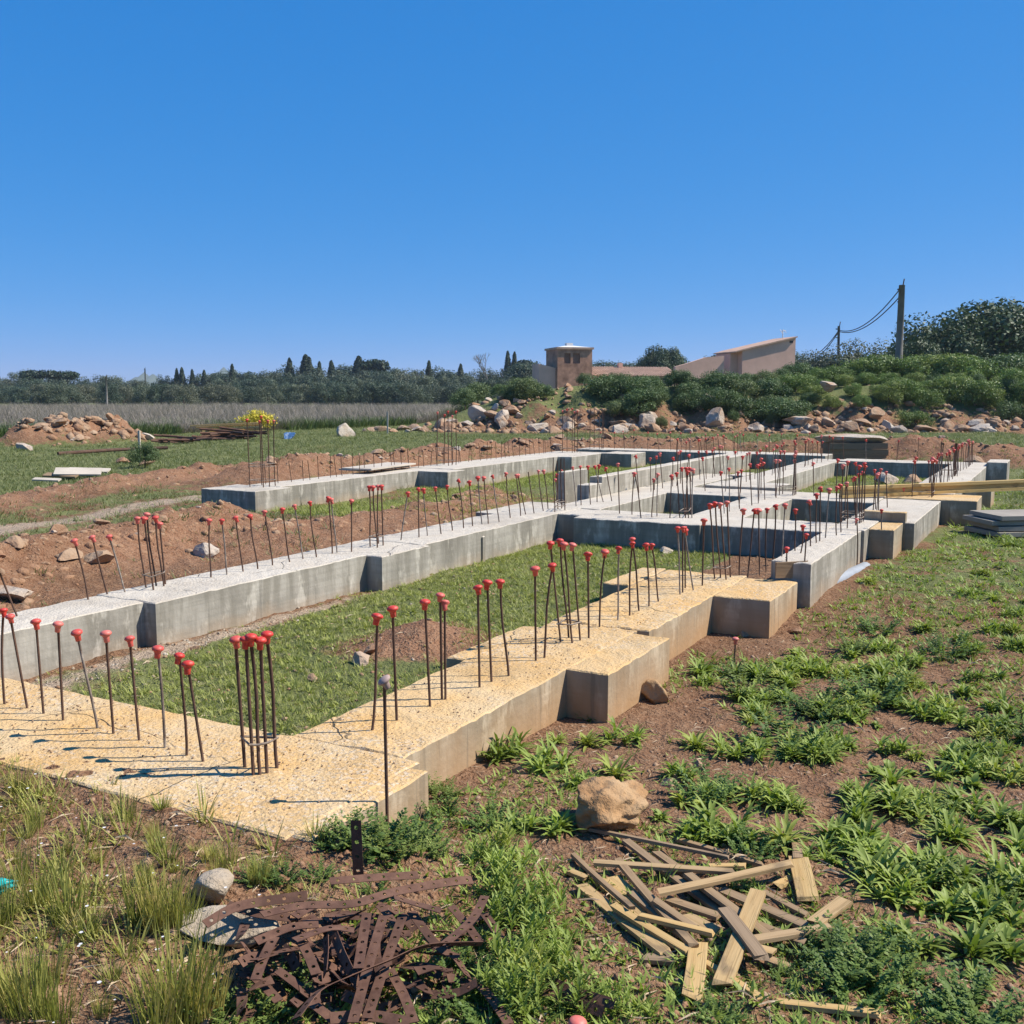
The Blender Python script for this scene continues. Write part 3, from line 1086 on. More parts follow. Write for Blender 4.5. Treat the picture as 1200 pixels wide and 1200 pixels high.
def stuff(name, label, cat, arr, mat):
    v, t, c = arr
    o = link(name, np_mesh(name, v, t, mat, tint=c))
    tag(o, label, cat, kind='stuff')
    return o


def sample_uv(rng, n, u0, u1, v0, v1):
    u = rng.uniform(u0, u1, n); v = rng.uniform(v0, v1, n)
    return u * SU - v * CU, u * CU + v * SU


R1 = np.random.default_rng(11)
SHORT = [blade_np(R1, 7, .035, .03, .075, .006, .8) for k in range(6)]
LOWLEAF = [blade_np(R1, 6, .02, .02, .05, .014, 1.1) for k in range(5)]
MEDIUM = [blade_np(R1, 8, .05, .06, .15, .008, .7) for k in range(5)]
COARSE = [blade_np(R1, 10, .13, .035, .12, .016, .9, segs=1) for k in range(6)]

# grass in the first room
x, y = sample_uv(R1, 15000, 3.42, 10.2, 2.97, 5.25)
u, v = to_uv(x, y)
red, pale, green = ground_masks(x, y)
keep = (R1.uniform(0, 1, len(x)) < np.clip(green * 1.4 - .15 - pale * 1.2 + (fbm(x * 1.8, y * 1.8, 71) - .5) * 1.6, .03, 1)) & ~in_beam(x, y, .01)
x, y = x[keep], y[keep]
stuff('grass', 'short green grass filling the first walled room of the foundation', 'grass',
      scatter(SHORT + SHORT + LOWLEAF, x, y, R1.uniform(.4, .95, len(x)), R1), M['grass'])
# grass in the rooms farther off
xs, ys = sample_uv(R1, 26000, 10.9, 23.5, 2.0, 9.9)
keep = ~in_beam(xs, ys, .01)
u, v = to_uv(xs, ys)
dens = np.where((u > 14.8) & (v < 4.1), .9, np.where(v > 8.4, .8, np.where(v > 5.7, .22, .5)))
keep &= R1.uniform(0, 1, len(xs)) < dens * np.clip(.55 + (fbm(xs * .9, ys * .9, 73) - .5) * 2.4, .02, 1)
stuff('grass', 'green grass growing in the rooms and trench behind the pale beam', 'grass',
      scatter(COARSE, xs[keep], ys[keep], R1.uniform(.35, .9, keep.sum()), R1), M['grass'])
# low creeping green on the right hand soil
n = 42000
d = 2.4 + 17 * R1.uniform(0, 1, n) ** 1.5
a = R1.uniform(-.35, .62, n)
x = d * np.sin(a); y = d * np.cos(a)
u, v = to_uv(x, y)
lim = np.where(u < 8.3, 2.2, np.where(u < 11.5, 1.6, 1.2))
m = (v < lim) & ~in_beam(x, y, .02)
cover = fbm(x * 1.1 + 3, y * 1.1, 77, 4) + .12 * sst(d, 5, 9)
m &= ((cover > .52) & (R1.uniform(0, 1, n) < .36 + .5 * sst(d, 5, 10))) | (R1.uniform(0, 1, n) < .03)
x, y, d = x[m], y[m], d[m]
stuff('ground_cover', 'low green creeping weeds in patches over the brown soil right of the foundation', 'weeds',
      scatter(LOWLEAF + SHORT[:2], x, y, R1.uniform(.5, 1.15, len(x)) * (.8 + .06 * d), R1), M['weed'])
# thin grass on the left foreground
n = 9000
x, y = sample_uv(R1, n, 1.0, 2.75, 1.75, 4.2)
u, v = to_uv(x, y)
edge_n = (fbm(x * 3, y * 3, 79) - .5) * .35
m = (u < 2.60 + edge_n - .14 * sst(v, 2.9, 2.4)) & (R1.uniform(0, 1, n) < np.clip(.18 + (fbm(x * 2.2, y * 2.2, 81) - .5) * 2.2, .03, 1))
x, y = x[m], y[m]
zz = np.maximum(zg(x, y), np.where(in_beam(x, y), ZA - .005, -1))
stuff('grass', 'sparse yellowish grass on the left foreground before the sandy end beam', 'grass',
      scatter(SHORT + MEDIUM[:1] + LOWLEAF[:2], x, y, R1.uniform(.5, 1.0, len(x)), R1, zz=zz), M['tuft'])
# green field on the left and behind
n = 70000
d = 9 + 50 * R1.uniform(0, 1, n) ** 1.3
a = R1.uniform(-.52, .56, n)
x = d * np.sin(a); y = d * np.cos(a)
u, v = to_uv(x, y)
red, pale, green = ground_masks(x, y)
m = ~in_beam(x, y, .05) & ((v > 5.9) | (u > 24.3) | ((v < .8) & (u > 12)))
m &= ~((u > 10.8) & (u < 23.5) & (v < 10) & (v > .8))
m &= R1.uniform(0, 1, n) < np.clip(1.15 * green - .15 + (fbm(x * .8, y * .8, 83) - .5) * 1.5, .015, 1)
m &= ~((x > -5) & (y > 46.5))
x, y, d = x[m], y[m], d[m]
stuff('grass', 'rough green grass of the field around the plot', 'grass',
      scatter(COARSE, x, y, R1.uniform(.5, 1.0, len(x)) * (.8 + d * .016), R1), M['field'])

# tall dry weeds at the back of the left field
STALK = []
for k in range(6):
    V, T, C = blade_np(R1, 9, .3, .3, .8, .014, .45, segs=2)
    v2, t2, c2 = blade_np(R1, 7, .3, .2, .6, .03, .9, segs=1)
    T2 = t2 + len(V)
    STALK.append((np.vstack([V, v2 + [0, 0, 0]]), np.vstack([T, T2]), np.concatenate([C, c2])))
n = 30000
t = R1.uniform(0, 1, n) ** 1.7
s = R1.uniform(-.62, -.02, n)
front = np.interp(s, [-.62, -.5, -.39, -.22, -.125, -.033, 0], [33, 39, 42, 48, 54, 60, 62])
y = front + (135 - front) * t
x = s * y
keep = x < -.02 * y - .8
x, y = x[keep], y[keep]
stuff('dry_weeds', 'tall greyish dry weeds covering the field before the far wood', 'weeds',
      scatter(STALK, x, y, R1.uniform(.45, 1.1, len(x)) * (.75 + .5 * fbm(x * .25, y * .25, 87)) * (.85 + .25 * sst(y, 40, 60)), R1), M['dryweed'])
n = 5000
s = R1.uniform(-.62, -.02, n)
y = np.interp(s, [-.62, -.5, -.39, -.22, -.125, -.033, 0], [33, 39, 42, 48, 54, 60, 62]) + R1.exponential(3.2, n) - .6
x = s * y
m = fbm(x * .3, y * .3, 85) > .42
x, y = x[m], y[m]
stuff('green_weeds', 'lush green weeds along the front of the dry weed field', 'weeds',
      scatter([blade_np(R1, 9, .3, .25, .6, .06, .5, segs=2) for k in range(4)], x, y, R1.uniform(.6, 1.1, len(x)), R1), M['lushweed'])


def big_leaf(V, T, C, root, az, el0, L, w, droop, rng, segs=4, fold=.35):
    """one lance shaped leaf with a midrib fold"""
    p = np.array(root, float)
    el = el0
    pts, wd = [], []
    for i in range(segs + 1):
        t = i / segs
        pts.append(p.copy())
        wd.append(w * (.35 + 1.9 * t * (1 - t) + .25 * (1 - t)) * (0.06 if i == segs else 1))
        p = p + np.array([math.cos(az) * math.cos(el), math.sin(az) * math.cos(el), math.sin(el)]) * (L / segs)
        el -= droop / segs
    side = np.array([-math.sin(az), math.cos(az), 0])
    b = len(V)
    t0 = rng.uniform(0, 1)
    for q, ww in zip(pts, wd):
        V.append(q - side * ww / 2 + np.array([0, 0, fold * ww / 2])); V.append(q); V.append(q + side * ww / 2 + np.array([0, 0, fold * ww / 2]))
        C.extend([t0, t0 * .8, t0])
    for i in range(segs):
        k = b + 3 * i
        T.extend([(k, k + 1, k + 4), (k, k + 4, k + 3), (k + 1, k + 2, k + 5), (k + 1, k + 5, k + 4)])


def rosette(seed, n, L, w):
    rng = np.random.default_rng(seed)
    V, T, C = [], [], []
    for k in range(n):
        ring = k / n
        az = k * 2.39996 + rng.uniform(-.3, .3)
        el = .25 + 1.0 * ring + rng.uniform(-.15, .15)
        big_leaf(V, T, C, (rng.uniform(-.02, .02), rng.uniform(-.02, .02), rng.uniform(-.01, .02)), az, el, L * rng.uniform(.65, 1.1) * (1 - .25 * ring), w * rng.uniform(.8, 1.2), rng.uniform(.5, 1.3), rng)
    return np_mesh('leaf_rosette', np.array(V), np.array(T), M['weed'], smooth=True, tint=np.array(C))


def clump(seed, crowns, n, L, w, spread):
    """several rosettes grown together"""
    rng = np.random.default_rng(seed)
    V, T, C = [], [], []
    for c in range(crowns):
        a = rng.uniform(0, 6.28); r = spread * math.sqrt(rng.uniform(0, 1))
        for k in range(n):
            ring = k / n
            big_leaf(V, T, C, (r * math.cos(a) + rng.uniform(-.01, .01), r * math.sin(a) + rng.uniform(-.01, .01), rng.uniform(-.01, .03)), k * 2.39996 + rng.uniform(-.4, .4) + c,
                     .2 + 1.05 * ring + rng.uniform(-.2, .2), L * rng.uniform(.55, 1.15) * (1 - .2 * ring), w * rng.uniform(.75, 1.25), rng.uniform(.4, 1.4), rng, segs=3)
    return np_mesh('leaf_clump', np.array(V), np.array(T), M['weed'], smooth=True, tint=np.array(C))


ROS = [rosette(100 + k, 38 + 5 * k, .125, .014) for k in range(3)] + [clump(120 + k, 4 + k, 20, .105, .0125, .09) for k in range(5)]

BROAD = [rosette(140 + k, 22 + 4 * k, .10, .03) for k in range(2)] + [clump(145, 3, 14, .085, .026, .08)]


FERNS = []


def feathery(seed, stems, h, mat, leaflet=.018, spread=.12):
    """dissected foliage: stems carrying small leaflets"""
    rng = np.random.default_rng(seed)
    V, T, C = [], [], []
    for s in range(stems):
        az = rng.uniform(0, 6.28)
        r = spread * math.sqrt(rng.uniform(0, 1))
        p = np.array([r * math.cos(az), r * math.sin(az), -.01])
        el = rng.uniform(.6, 1.45)
        L = h * rng.uniform(.6, 1.15)
        nseg = 9
        t0 = rng.uniform(0, 1)
        d = None
        for i in range(nseg):
            d = np.array([math.cos(az) * math.cos(el), math.sin(az) * math.cos(el), math.sin(el)])
            q = p + d * L / nseg
            sd = np.array([-math.sin(az), math.cos(az), 0]) * .0022
            b = len(V)
            V += [p - sd, p + sd, q]; T.append((b, b + 1, b + 2)); C += [t0] * 3
            el -= rng.uniform(-.02, .12)
            for sgn in (-1, 1):
                for rep in range(2):
                    la = az + sgn * rng.uniform(.5, 1.5)
                    le = rng.uniform(-.3, .7)
                    ld = np.array([math.cos(la) * math.cos(le), math.sin(la) * math.cos(le), math.sin(le)])
                    ll = leaflet * rng.uniform(.8, 2.3) * (1.3 - .6 * i / nseg)
                    tip = q + ld * ll
                    mid = q + ld * ll * .55
                    sd2 = np.cross(ld, [0, 0, 1]); sd2 /= (np.linalg.norm(sd2) + 1e-6)
                    ww = ll * .30
                    b = len(V)
                    V += [q, mid - sd2 * ww, tip, mid + sd2 * ww]
                    T += [(b, b + 1, b + 2), (b, b + 2, b + 3)]
                    C += [min(1, max(0, t0 + rng.uniform(-.2, .2)))] * 4
            p = q
    return np_mesh('foliage', np.array(V), np.array(T), mat, tint=np.array(C))


FERNS = FEA = [feathery(200 + k, 34, .20, M['fern'], .017, .13) for k in range(3)]
LEAFY = [feathery(210 + k, 26, .26, M['weed'], .03, .10) for k in range(2)]


def upright(seed, stems, h):
    rng = np.random.default_rng(seed)
    V, T, C = [], [], []
    for st in range(stems):
        a0 = rng.uniform(0, 6.28); r0 = .07 * math.sqrt(rng.uniform(0, 1))
        lean = rng.uniform(0, .35); H = h * rng.uniform(.55, 1.1)
        for k in range(17):
            t = k / 17
            root = (r0 * math.cos(a0) + math.cos(a0) * lean * H * t, r0 * math.sin(a0) + math.sin(a0) * lean * H * t, H * t * .75)
            big_leaf(V, T, C, root, k * 2.39996 + rng.uniform(-.4, .4), .55 + .6 * t + rng.uniform(-.2, .2), h * .42 * rng.uniform(.7, 1.15) * (1 - .35 * t), .011 * rng.uniform(.8, 1.3), rng.uniform(.3, 1.1), rng, segs=3)
    return np_mesh('foliage', np.array(V), np.array(T), M['weed'], smooth=True, tint=np.array(C))


TALL = [upright(230 + k, 7 + k, .24) for k in range(3)]


def tuft(seed, n, h, spread, lean=.28):
    rng = np.random.default_rng(seed)
    v, t, c = blade_np(rng, n, spread, h * .45, h, .0045, lean, segs=3)
    return np_mesh('blades', v, t, M['tuft'], tint=c)


TUF = [tuft(300 + k, 90 + 20 * k, .26, .06) for k in range(3)] + [tuft(310, 60, .15, .03, .5), tuft(311, 70, .13, .03, .4)]


def plant(name, me, p, s, label, cat, group, tilt=.08):
    s *= {'feathery_herb': .62, 'grass_tuft': .85}.get(name, .72 if group and 'tall' in group else 1.0)
    o = link(name, me, None, (p.x, p.y, p.z - .004), (random.uniform(-tilt, tilt), random.uniform(-tilt, tilt), random.uniform(0, 6.28)), s)
    tag(o, label, cat, group)
    return o


def weed_tag(p, me):
    u_, v_ = to_uv(p.x, p.y)
    many = me in ROS[3:]
    kind = 'broad leaved green weed' if me in BROAD else 'many headed bright green weed clump' if many else 'single bright green weed rosette'
    zone = 'around the boulder and plank pile' if u_ < 4.6 else ('on the bare soil opposite the side blocks' if u_ < 7.6 else 'on the slope beside the raised right hand beam')
    return '%s %s' % (kind, zone), 'weed', '%s %s' % ('broad weeds' if me in BROAD else 'weed clumps' if many else 'weed rosettes', zone)


Z3 = [(65, 240), (265, 270), (200, 340), (370, 300), (440, 220), (480, 250), (260, 400), (510, 385), (590, 330), (620, 400), (660, 350), (690, 170),
      (720, 230), (760, 270), (680, 300), (850, 100), (800, 220), (985, 330), (790, 370), (860, 400), (920, 370), (1020, 170), (1150, 100), (1170, 160),
      (1160, 390), (1010, 440), (1110, 450), (170, 540), (270, 540), (380, 500), (450, 530), (560, 510), (740, 530), (1100, 530), (940, 560), (900, 620),
      (990, 600), (620, 690), (730, 640), (690, 720), (610, 760), (850, 750), (960, 720), (1070, 760), (940, 830), (60, 800), (150, 830), (230, 850),
      (350, 850), (520, 830), (650, 850), (1180, 870), (1170, 800), (1180, 630), (40, 510), (110, 680), (250, 690), (370, 715), (330, 350), (560, 370),
      (400, 250), (640, 250), (700, 260), (880, 380), (410, 540), (510, 500)]
Z7 = [(680, 370), (780, 420), (700, 430), (820, 330), (1050, 410), (1070, 490), (1060, 530), (1170, 390), (860, 360), (740, 390), (1010, 640), (800, 600), (1150, 650)]
pts = [(800 + a / 3, 700 + b / 3) for a, b in Z3] + [(800 + a / 3, 900 + b / 3) for a, b in Z7]
pts += [(820, 785), (733, 862), (690, 868), (600, 967), (590, 878), (640, 895), (720, 905)]
for (px, py) in pts:
    p = gpx(px, py + 6)
    k = random.randrange(len(ROS))
    sc = random.uniform(.85, 1.35) * (1.0 if py > 780 else .95)
    plant('leafy_weed', ROS[k], p, sc, *weed_tag(p, ROS[k]))
    if random.random() < .55:
        q = p + Vector((random.uniform(-.16, .16), random.uniform(-.16, .16), 0))
        if not in_beam(np.array([q.x]), np.array([q.y]), .08)[0]:
            q.z = gz(q.x, q.y)
            me = random.choice(ROS + BROAD)
            plant('leafy_weed', me, q, sc * random.uniform(.4, .9), *weed_tag(q, me))
for k in range(60):   # near and middle, joining the clumps into patches
    px, py = random.choice(pts)
    p = gpx(px + random.uniform(-45, 45), py + random.uniform(-18, 18))
    if not in_beam(np.array([p.x]), np.array([p.y]), .1)[0] and to_uv(p.x, p.y)[1] < 2.0:
        me = random.choice(ROS[3:] + BROAD + FERNS)
        plant('leafy_weed', me, p, random.uniform(.45, 1.1), *weed_tag(p, me))
for k in range(95):   # farther up the right hand side
    d = random.uniform(6.5, 15)
    a = random.uniform(.1, .56)
    x_, y_ = d * math.sin(a), d * math.cos(a)
    u_, v_ = to_uv(x_, y_)
    if v_ < (1.5 if u_ < 10 else .8) and not in_beam(np.array([x_]), np.array([y_]), .15)[0] and fbm(np.array([x_ * .9]), np.array([y_ * .9]), 91)[0] > .42:
        me = random.choice(ROS)
        plant('leafy_weed', me, Vector((x_, y_, gz(x_, y_))), random.uniform(.7, 1.25), *weed_tag(Vector((x_, y_, 0)), me))
FE = ('feathery dark green herb growing at the foot of the near corner block', 'weed', 'feathery herbs by the corner block')
for px, py, s in ((440, 990, 1.0), (480, 985, .9), (415, 985, .8), (512, 955, .75), (517, 930, .7), (500, 1000, .7), (460, 1000, .8), (395, 990, .6)):
    plant('feathery_herb', random.choice(FEA), gpx(px, py), s, *FE)
FG = ('ferny green herb growing up among the rusty steel strips', 'weed', 'ferny herbs among the steel strips')
for px, py, s in ((330, 1175, .9), (285, 1195, .8), (300, 1030, .55), (330, 1032, .6), (375, 1028, .55), (355, 1150, .6), (500, 1195, .6), (540, 1150, .8), (570, 1185, .9),
                  (560, 1120, .6), (600, 1160, .7), (250, 1190, .7), (440, 1040, .5)):
    plant('feathery_herb', random.choice(FEA), gpx(px, py), s * .85, *FG)
FH = ('tall leafy green weed between the steel strips and the planks', 'weed', 'tall weeds between strips and planks')
for px, py, s in ((590, 1030, .95), (606, 1060, 1.0), (632, 1100, .9), (650, 1140, .7), (615, 1155, .9), (575, 1050, .8), (700, 1165, .7), (745, 1190, .7),
                  (720, 1185, .6), (690, 1195, .7), (560, 1010, .8), (582, 1000, .8), (600, 1015, .9), (620, 1080, 1.0), (640, 1070, .8), (590, 1085, .9), (655, 1110, .8), (630, 1130, 1.0), (600, 1130, .9), (640, 1165, .9), (665, 1180, .9), (620, 1190, 1.0), (580, 1175, .9)):
    plant('leafy_weed', random.choice(TALL + TALL + ROS[4:6]), gpx(px, py), s, *FH)
FI = ('bushy dark green herb spreading at the end of the plank pile', 'weed', 'bushy herbs by the planks')
for px, py, s in ((985, 1140, 1.0), (1010, 1125, 1.0), (1035, 1145, .9), (1000, 1165, .9), (965, 1120, .6), (1130, 1190, 1.0), (1155, 1200, .9), (850, 1030, .45), (870, 1040, .45), (845, 1197, .5), (920, 1150, .4)):
    plant('feathery_herb', random.choice(FEA), gpx(px, py), s, *FI)
TG = ('upright yellow green grass tuft on the left foreground', 'grass tuft', 'grass tufts on the left foreground')
for px, py, k, s in ((80, 1080, 0, 1.0), (190, 1085, 2, 1.05), (213, 1190, 2, 1.25), (37, 1190, 1, 1.1), (370, 985, 3, 1.0), (190, 950, 4, .9), (197, 1010, 3, 1.0), (267, 1015, 1, .6), (303, 1035, 2, .6),
                     (150, 962, 0, .65), (5, 1080, 0, .9), (45, 1060, 1, .8), (160, 1080, 1, .85), (240, 1190, 1, 1.0), (185, 1200, 0, 1.0), (70, 1200, 0, .8), (130, 1150, 3, .8), (215, 1085, 0, .8),
                     (60, 1150, 1, .7), (10, 1180, 2, .9), (100, 1100, 3, 1.0), (255, 1030, 0, .5), (590, 885, 4, .8), (30, 985, 3, .8), (75, 1000, 3, .8), (115, 1010, 4, .7), (245, 1010, 4, .8), (20, 1010, 4, .7)):
    plant('grass_tuft', TUF[k], gpx(px, py), s * .95, *TG)
for k in range(26):
    u_, v_ = random.uniform(1.5, 2.45), random.uniform(2.0, 3.6)
    q = W(u_, v_); q.z = gz(q.x, q.y)
    plant('grass_tuft', random.choice(TUF), q, random.uniform(.35, .75), 'low thin grass tuft on the left foreground', 'grass tuft', 'low grass tufts on the left foreground')
pb = W(5.45, 2.0); pb.z = gz(pb.x, pb.y)
plant('feathery_herb', FEA[0], gpx(690, 842), .5, 'small feathery herb in the shaded corner of the first side block', 'weed', None)

# ------------------------------------------------------------------ rocks
def rock_mesh(name, seed, sub, mat, cuts=11, amp=.13, flat=1.0):
    rng = random.Random(seed)
    bm = bmesh.new()
    bmesh.ops.create_icosphere(bm, subdivisions=sub, radius=1.0)
    planes = []
    for k in range(cuts):
        n_ = Vector((rng.uniform(-1, 1), rng.uniform(-1, 1), rng.uniform(-1, 1))).normalized()
        planes.append((n_, rng.uniform(.36, .72)))
    from mathutils import noise as mn
    off = Vector((seed * 3.1, seed * 1.7, seed * .9))
    for vt in bm.verts:
        p = vt.co.copy()
        for n_, dd in planes:
            e = p.dot(n_)
            if e > dd:
                p = p - n_ * (e - dd) * .97
        f = 1 + amp * (mn.noise(p * 1.6 + off)) + amp * .5 * mn.noise(p * 4.3 + off) + amp * .22 * mn.noise(p * 10 + off)
        vt.co = Vector((p.x * f, p.y * f, p.z * f * flat))
    me = bpy.data.meshes.new(name)
    bm.to_mesh(me); bm.free()
    me.materials.append(mat)
    me.shade_smooth() if sub >= 4 else None
    return me


RK = [rock_mesh('stone', k, 3, M['rock'], flat=.75) for k in range(5)]
RR = [rock_mesh('stone', 20 + k, 3, M['redrock'], flat=.75) for k in range(5)]
RS = [rock_mesh('stone', 40 + k, 2, M['redrock'], cuts=4) for k in range(4)] + [rock_mesh('stone', 50 + k, 2, M['rock'], cuts=4) for k in range(2)]


def rock(me, p, size, label, group=None, sc=(1, 1, 1), sink=.25, cat='rock', name='rock'):
    if group: sink += .17
    o = link(name, me, None, (p.x, p.y, p.z + size * sc[2] * (.62 - sink)), ((random.uniform(-.4, .4), random.uniform(-.4, .4), random.uniform(0, 6.28)) if sc[2] > .45 else (random.uniform(-.08, .08), random.uniform(-.08, .08), random.uniform(-.3, .3))), (size * sc[0], size * sc[1], size * sc[2]))
    tag(o, label, cat, group)
    return o


p = gpx(702, 966)
o = rock(rock_mesh('stone', 77, 5, M['rockochre'], cuts=7, amp=.27), p, .17, 'large ochre boulder with pitted face on the soil behind the plank pile', sc=(1.2, .9, .62), sink=.12)
o.rotation_euler = (.1, -.15, .6)
p = gpx(767, 822)
rock(rock_mesh('stone', 79, 4, M['rockochre'], cuts=7), p, .105, 'small orange rock leaning at the foot of the first side block', sc=(1, .8, .9))
rock(rock_mesh('stone', 81, 4, M['whiterock'], cuts=7), gpx(268, 1100), .13, 'pale chipped stone under the left end of the steel strips', sc=(1.2, .7, .42), sink=.1)
rock(rock_mesh('stone', 83, 4, M['whiterock'], cuts=6), gpx(252, 1052), .085, 'grey white stone beside the left end of the steel strips', sc=(1.1, .8, .7))
rock(RK[0], gpx(423, 775), .085, 'dark sided stone in the grass beside the red earth heap', sc=(1.1, .9, .9))
rock(RR[1], gpx(435, 765), .06, 'small reddish stone on the earth heap in the grassy room')
rock(RR[2], gpx(366, 797), .045, 'small pinkish stone lying alone in the short grass')
rock(RK[2], gpx(154, 757), .06, 'flat grey stone at the foot of the dark recess in the pale beam', sc=(1.2, .8, .6))
rock(RK[1], gpx(781, 648), .10, 'rounded light grey stone in the grass below the cross beam', sc=(1.2, 1, .6))
rock(RR[3], gpx(170, 1017), .035, 'small brown stone on the left foreground soil')
rock(M and RK[3], gpx(910, 1105), .04, 'brown stone beside the plank pile') if False else None
for px, py, s_ in ((1095, 1108, .05), (785, 920, .05), (820, 902, .05), (640, 880, .04), (930, 742, .06), (870, 745, .05), (610, 905, .04), (880, 890, .035), (985, 770, .04), (1185, 862, .04), (790, 915, .045)):
    rock(random.choice(RR), gpx(px, py), s_, 'small reddish stone lying on the brown soil right of the foundation', 'small stones on the brown soil')
# stones along the soil banks
def strew(line, n, spread, s0, s1, meshes, label, group, seed):
    rg = random.Random(seed)
    for k in range(n):
        i = rg.randrange(len(line) - 1)
        t = rg.random()
        u_ = line[i][0] + (line[i + 1][0] - line[i][0]) * t + rg.gauss(0, spread)
        v_ = line[i][1] + (line[i + 1][1] - line[i][1]) * t + rg.gauss(0, spread)
        q = W(u_, v_)
        if in_beam(np.array([q.x]), np.array([q.y]), .1)[0]:
            continue
        q.z = gz(q.x, q.y)
        s_ = s0 + (s1 - s0) * rg.random() ** 2
        rock(rg.choice(meshes), q, s_, label, group, sc=(1, rg.uniform(.6, 1), rg.uniform(.5, .9)))


strew(BANK_M, 24, .38, .05, .19, RR + RK[:2], 'broken earthy stone in the red bank behind the pale beam', 'stones in the near red bank', 1)
strew([(9.0, 7.7), (12.5, 7.4), (14.8, 8.2)], 14, .45, .03, .13, RR, 'reddish stone in the trench between the pale beams', 'stones in the trench', 2)
strew(BANK_C[:4], 48, .42, .06, .22, RR + RK[:1], 'rough stone in the long red bank behind the back beam', 'stones in the long red bank', 3)
strew(BANK_C[3:], 18, .6, .06, .22, RR + RK[:2], 'rough stone in the dark earth bank beyond the far cross beams', 'stones in the far earth bank', 4)
strew(BANK_L, 8, .4, .04, .12, RR, 'small stone in the low red bank on the left', 'stones in the left red bank', 5)
rock(RK[4], gpx(237, 625), .17, 'large dark grey stone on top of the near red bank', sc=(1, .9, .9))
rock(RK[2], gpx(12, 680), .26, 'flat pale slab of stone on the red bank by the bare leaning rebar', sc=(1.4, .9, .35))
rock(RR[0], gpx(115, 660), .17, 'big blocky brown stone in the near red bank behind capped bars', sc=(1, .9, .8))
# rubble heap in the left field
for k in range(36):
    t = random.random()
    x_ = -16.2 + 1.8 * t + random.gauss(0, .6); y_ = 34.5 + 2.5 * t + random.gauss(0, .5)
    s_ = random.uniform(.12, .36)
    rock(random.choice(RR + RK[:1]), Vector((x_, y_, gz(x_, y_))), s_, 'broken stone in the rubble heap before the dry weeds', 'stones in the rubble heap', sc=(1, .9, .7))
rock(RK[0], gpx(27, 527), .5, 'long pale stone at the foot of the rubble heap', sc=(1.2, .5, .5))
rock(rock_mesh('stone', 91, 4, M['whiterock'], cuts=5), gpx(407, 511), .62, 'big white boulder at the edge of the dry weeds', sc=(1, .7, .62))
rock(RR[1], gpx(142, 543), .22, 'brown boulder in the green field near the wooden stake', sc=(1.3, 1, .8))
rock(RR[3], gpx(170, 546), .2, 'reddish boulder beside the small field bush', sc=(1.3, 1, .7))
rock(RK[3], gpx(174, 515), .3, 'pale round stone beside the rubble heap', sc=(1.2, 1, .8))
for px in (425, 432, 440, 448, 456, 462, 470, 476, 484, 490, 500, 512):
    rock(random.choice(RR + RK), gpx(px + random.uniform(-3, 3), 505 + random.uniform(-2, 2)), random.uniform(.18, .4), 'stone in the line along the foot of the dry weeds', 'stones along the dry weeds', sc=(1.1, 1, .8))
# bulldozed rubble along the mound
named = [(840, 492, .78, (.75, .7, 1.15), 'tall pale angular boulder leaning at the foot of the shrubby mound'),
         (828, 470, .75, (1.1, .7, .75), 'orange and white boulder lodged high between the mound shrubs'),
         (877, 476, .45, (1, .8, .7), 'pale rounded boulder between the dark shrubs below the gable wall'),
         (973, 452, .6, (1, .8, .6), 'pale flat boulder half hidden high in the green shrubs'),
         (755, 492, .7, (.7, .7, 1.1), 'upright pinkish boulder below the tiled roof'),
         (935, 490, .6, (1.3, .8, .4), 'flat light slab of rock on the rubble below the shrubs'),
         (945, 503, .6, (1, .8, .7), 'pair of blue grey boulders at the rubble foot')]
for px, py, s_, sc_, lb in named:
    q = at_d(px, py, 45.5 if py > 480 else 47.5)
    o = rock(RK[random.randrange(5)], Vector((q.x, q.y, q.z - s_ * .3)), s_, lb, sc=sc_, sink=.3)
    o.location = q
rg = random.Random(5)
for k in range(135):
    x_ = rg.uniform(-3.5, 26)
    y_ = 44.6 + abs(rg.gauss(0, 1.3)) + (1.5 if x_ < 1 else 0)
    s_ = .24 + .5 * rg.random() ** 1.8
    q = Vector((x_, y_, gz(x_, y_)))
    rock(rg.choice(RK + RR), q, s_, 'rough limestone boulder in the rubble along the shrubby mound', 'boulders along the mound', sc=(1, rg.uniform(.7, 1), rg.uniform(.6, 1)))
for k in range(13):
    x_ = rg.uniform(-3.2, 3); y_ = rg.uniform(46.5, 51)
    rock(rg.choice(RR + RK), Vector((x_, y_, gz(x_, y_))), rg.uniform(.15, .5), 'stone strewn up the bare red end of the mound', 'stones on the red mound end', sc=(1, .8, .8))
# uncountable small stones and litter
def pebbles(rng, n, x, y, s0, s1, zz=None):
    ico = bmesh.new()
    bmesh.ops.create_icosphere(ico, subdivisions=1, radius=1)
    v = np.array([p.co[:] for p in ico.verts]); t = np.array([[q.index for q in f.verts] for f in ico.faces])
    ico.free()
    tp = []
    for k in range(5):
        w = v * (1 + rng.uniform(-.42, .3, (len(v), 1))) * np.array([1, rng.uniform(.6, 1), rng.uniform(.4, .8)])
        tp.append((w, t, np.zeros(len(v)) + rng.uniform(0, 1)))
    return scatter(tp, x, y, s0 + (s1 - s0) * rng.uniform(0, 1, len(x)) ** 3, rng, zz=zz)


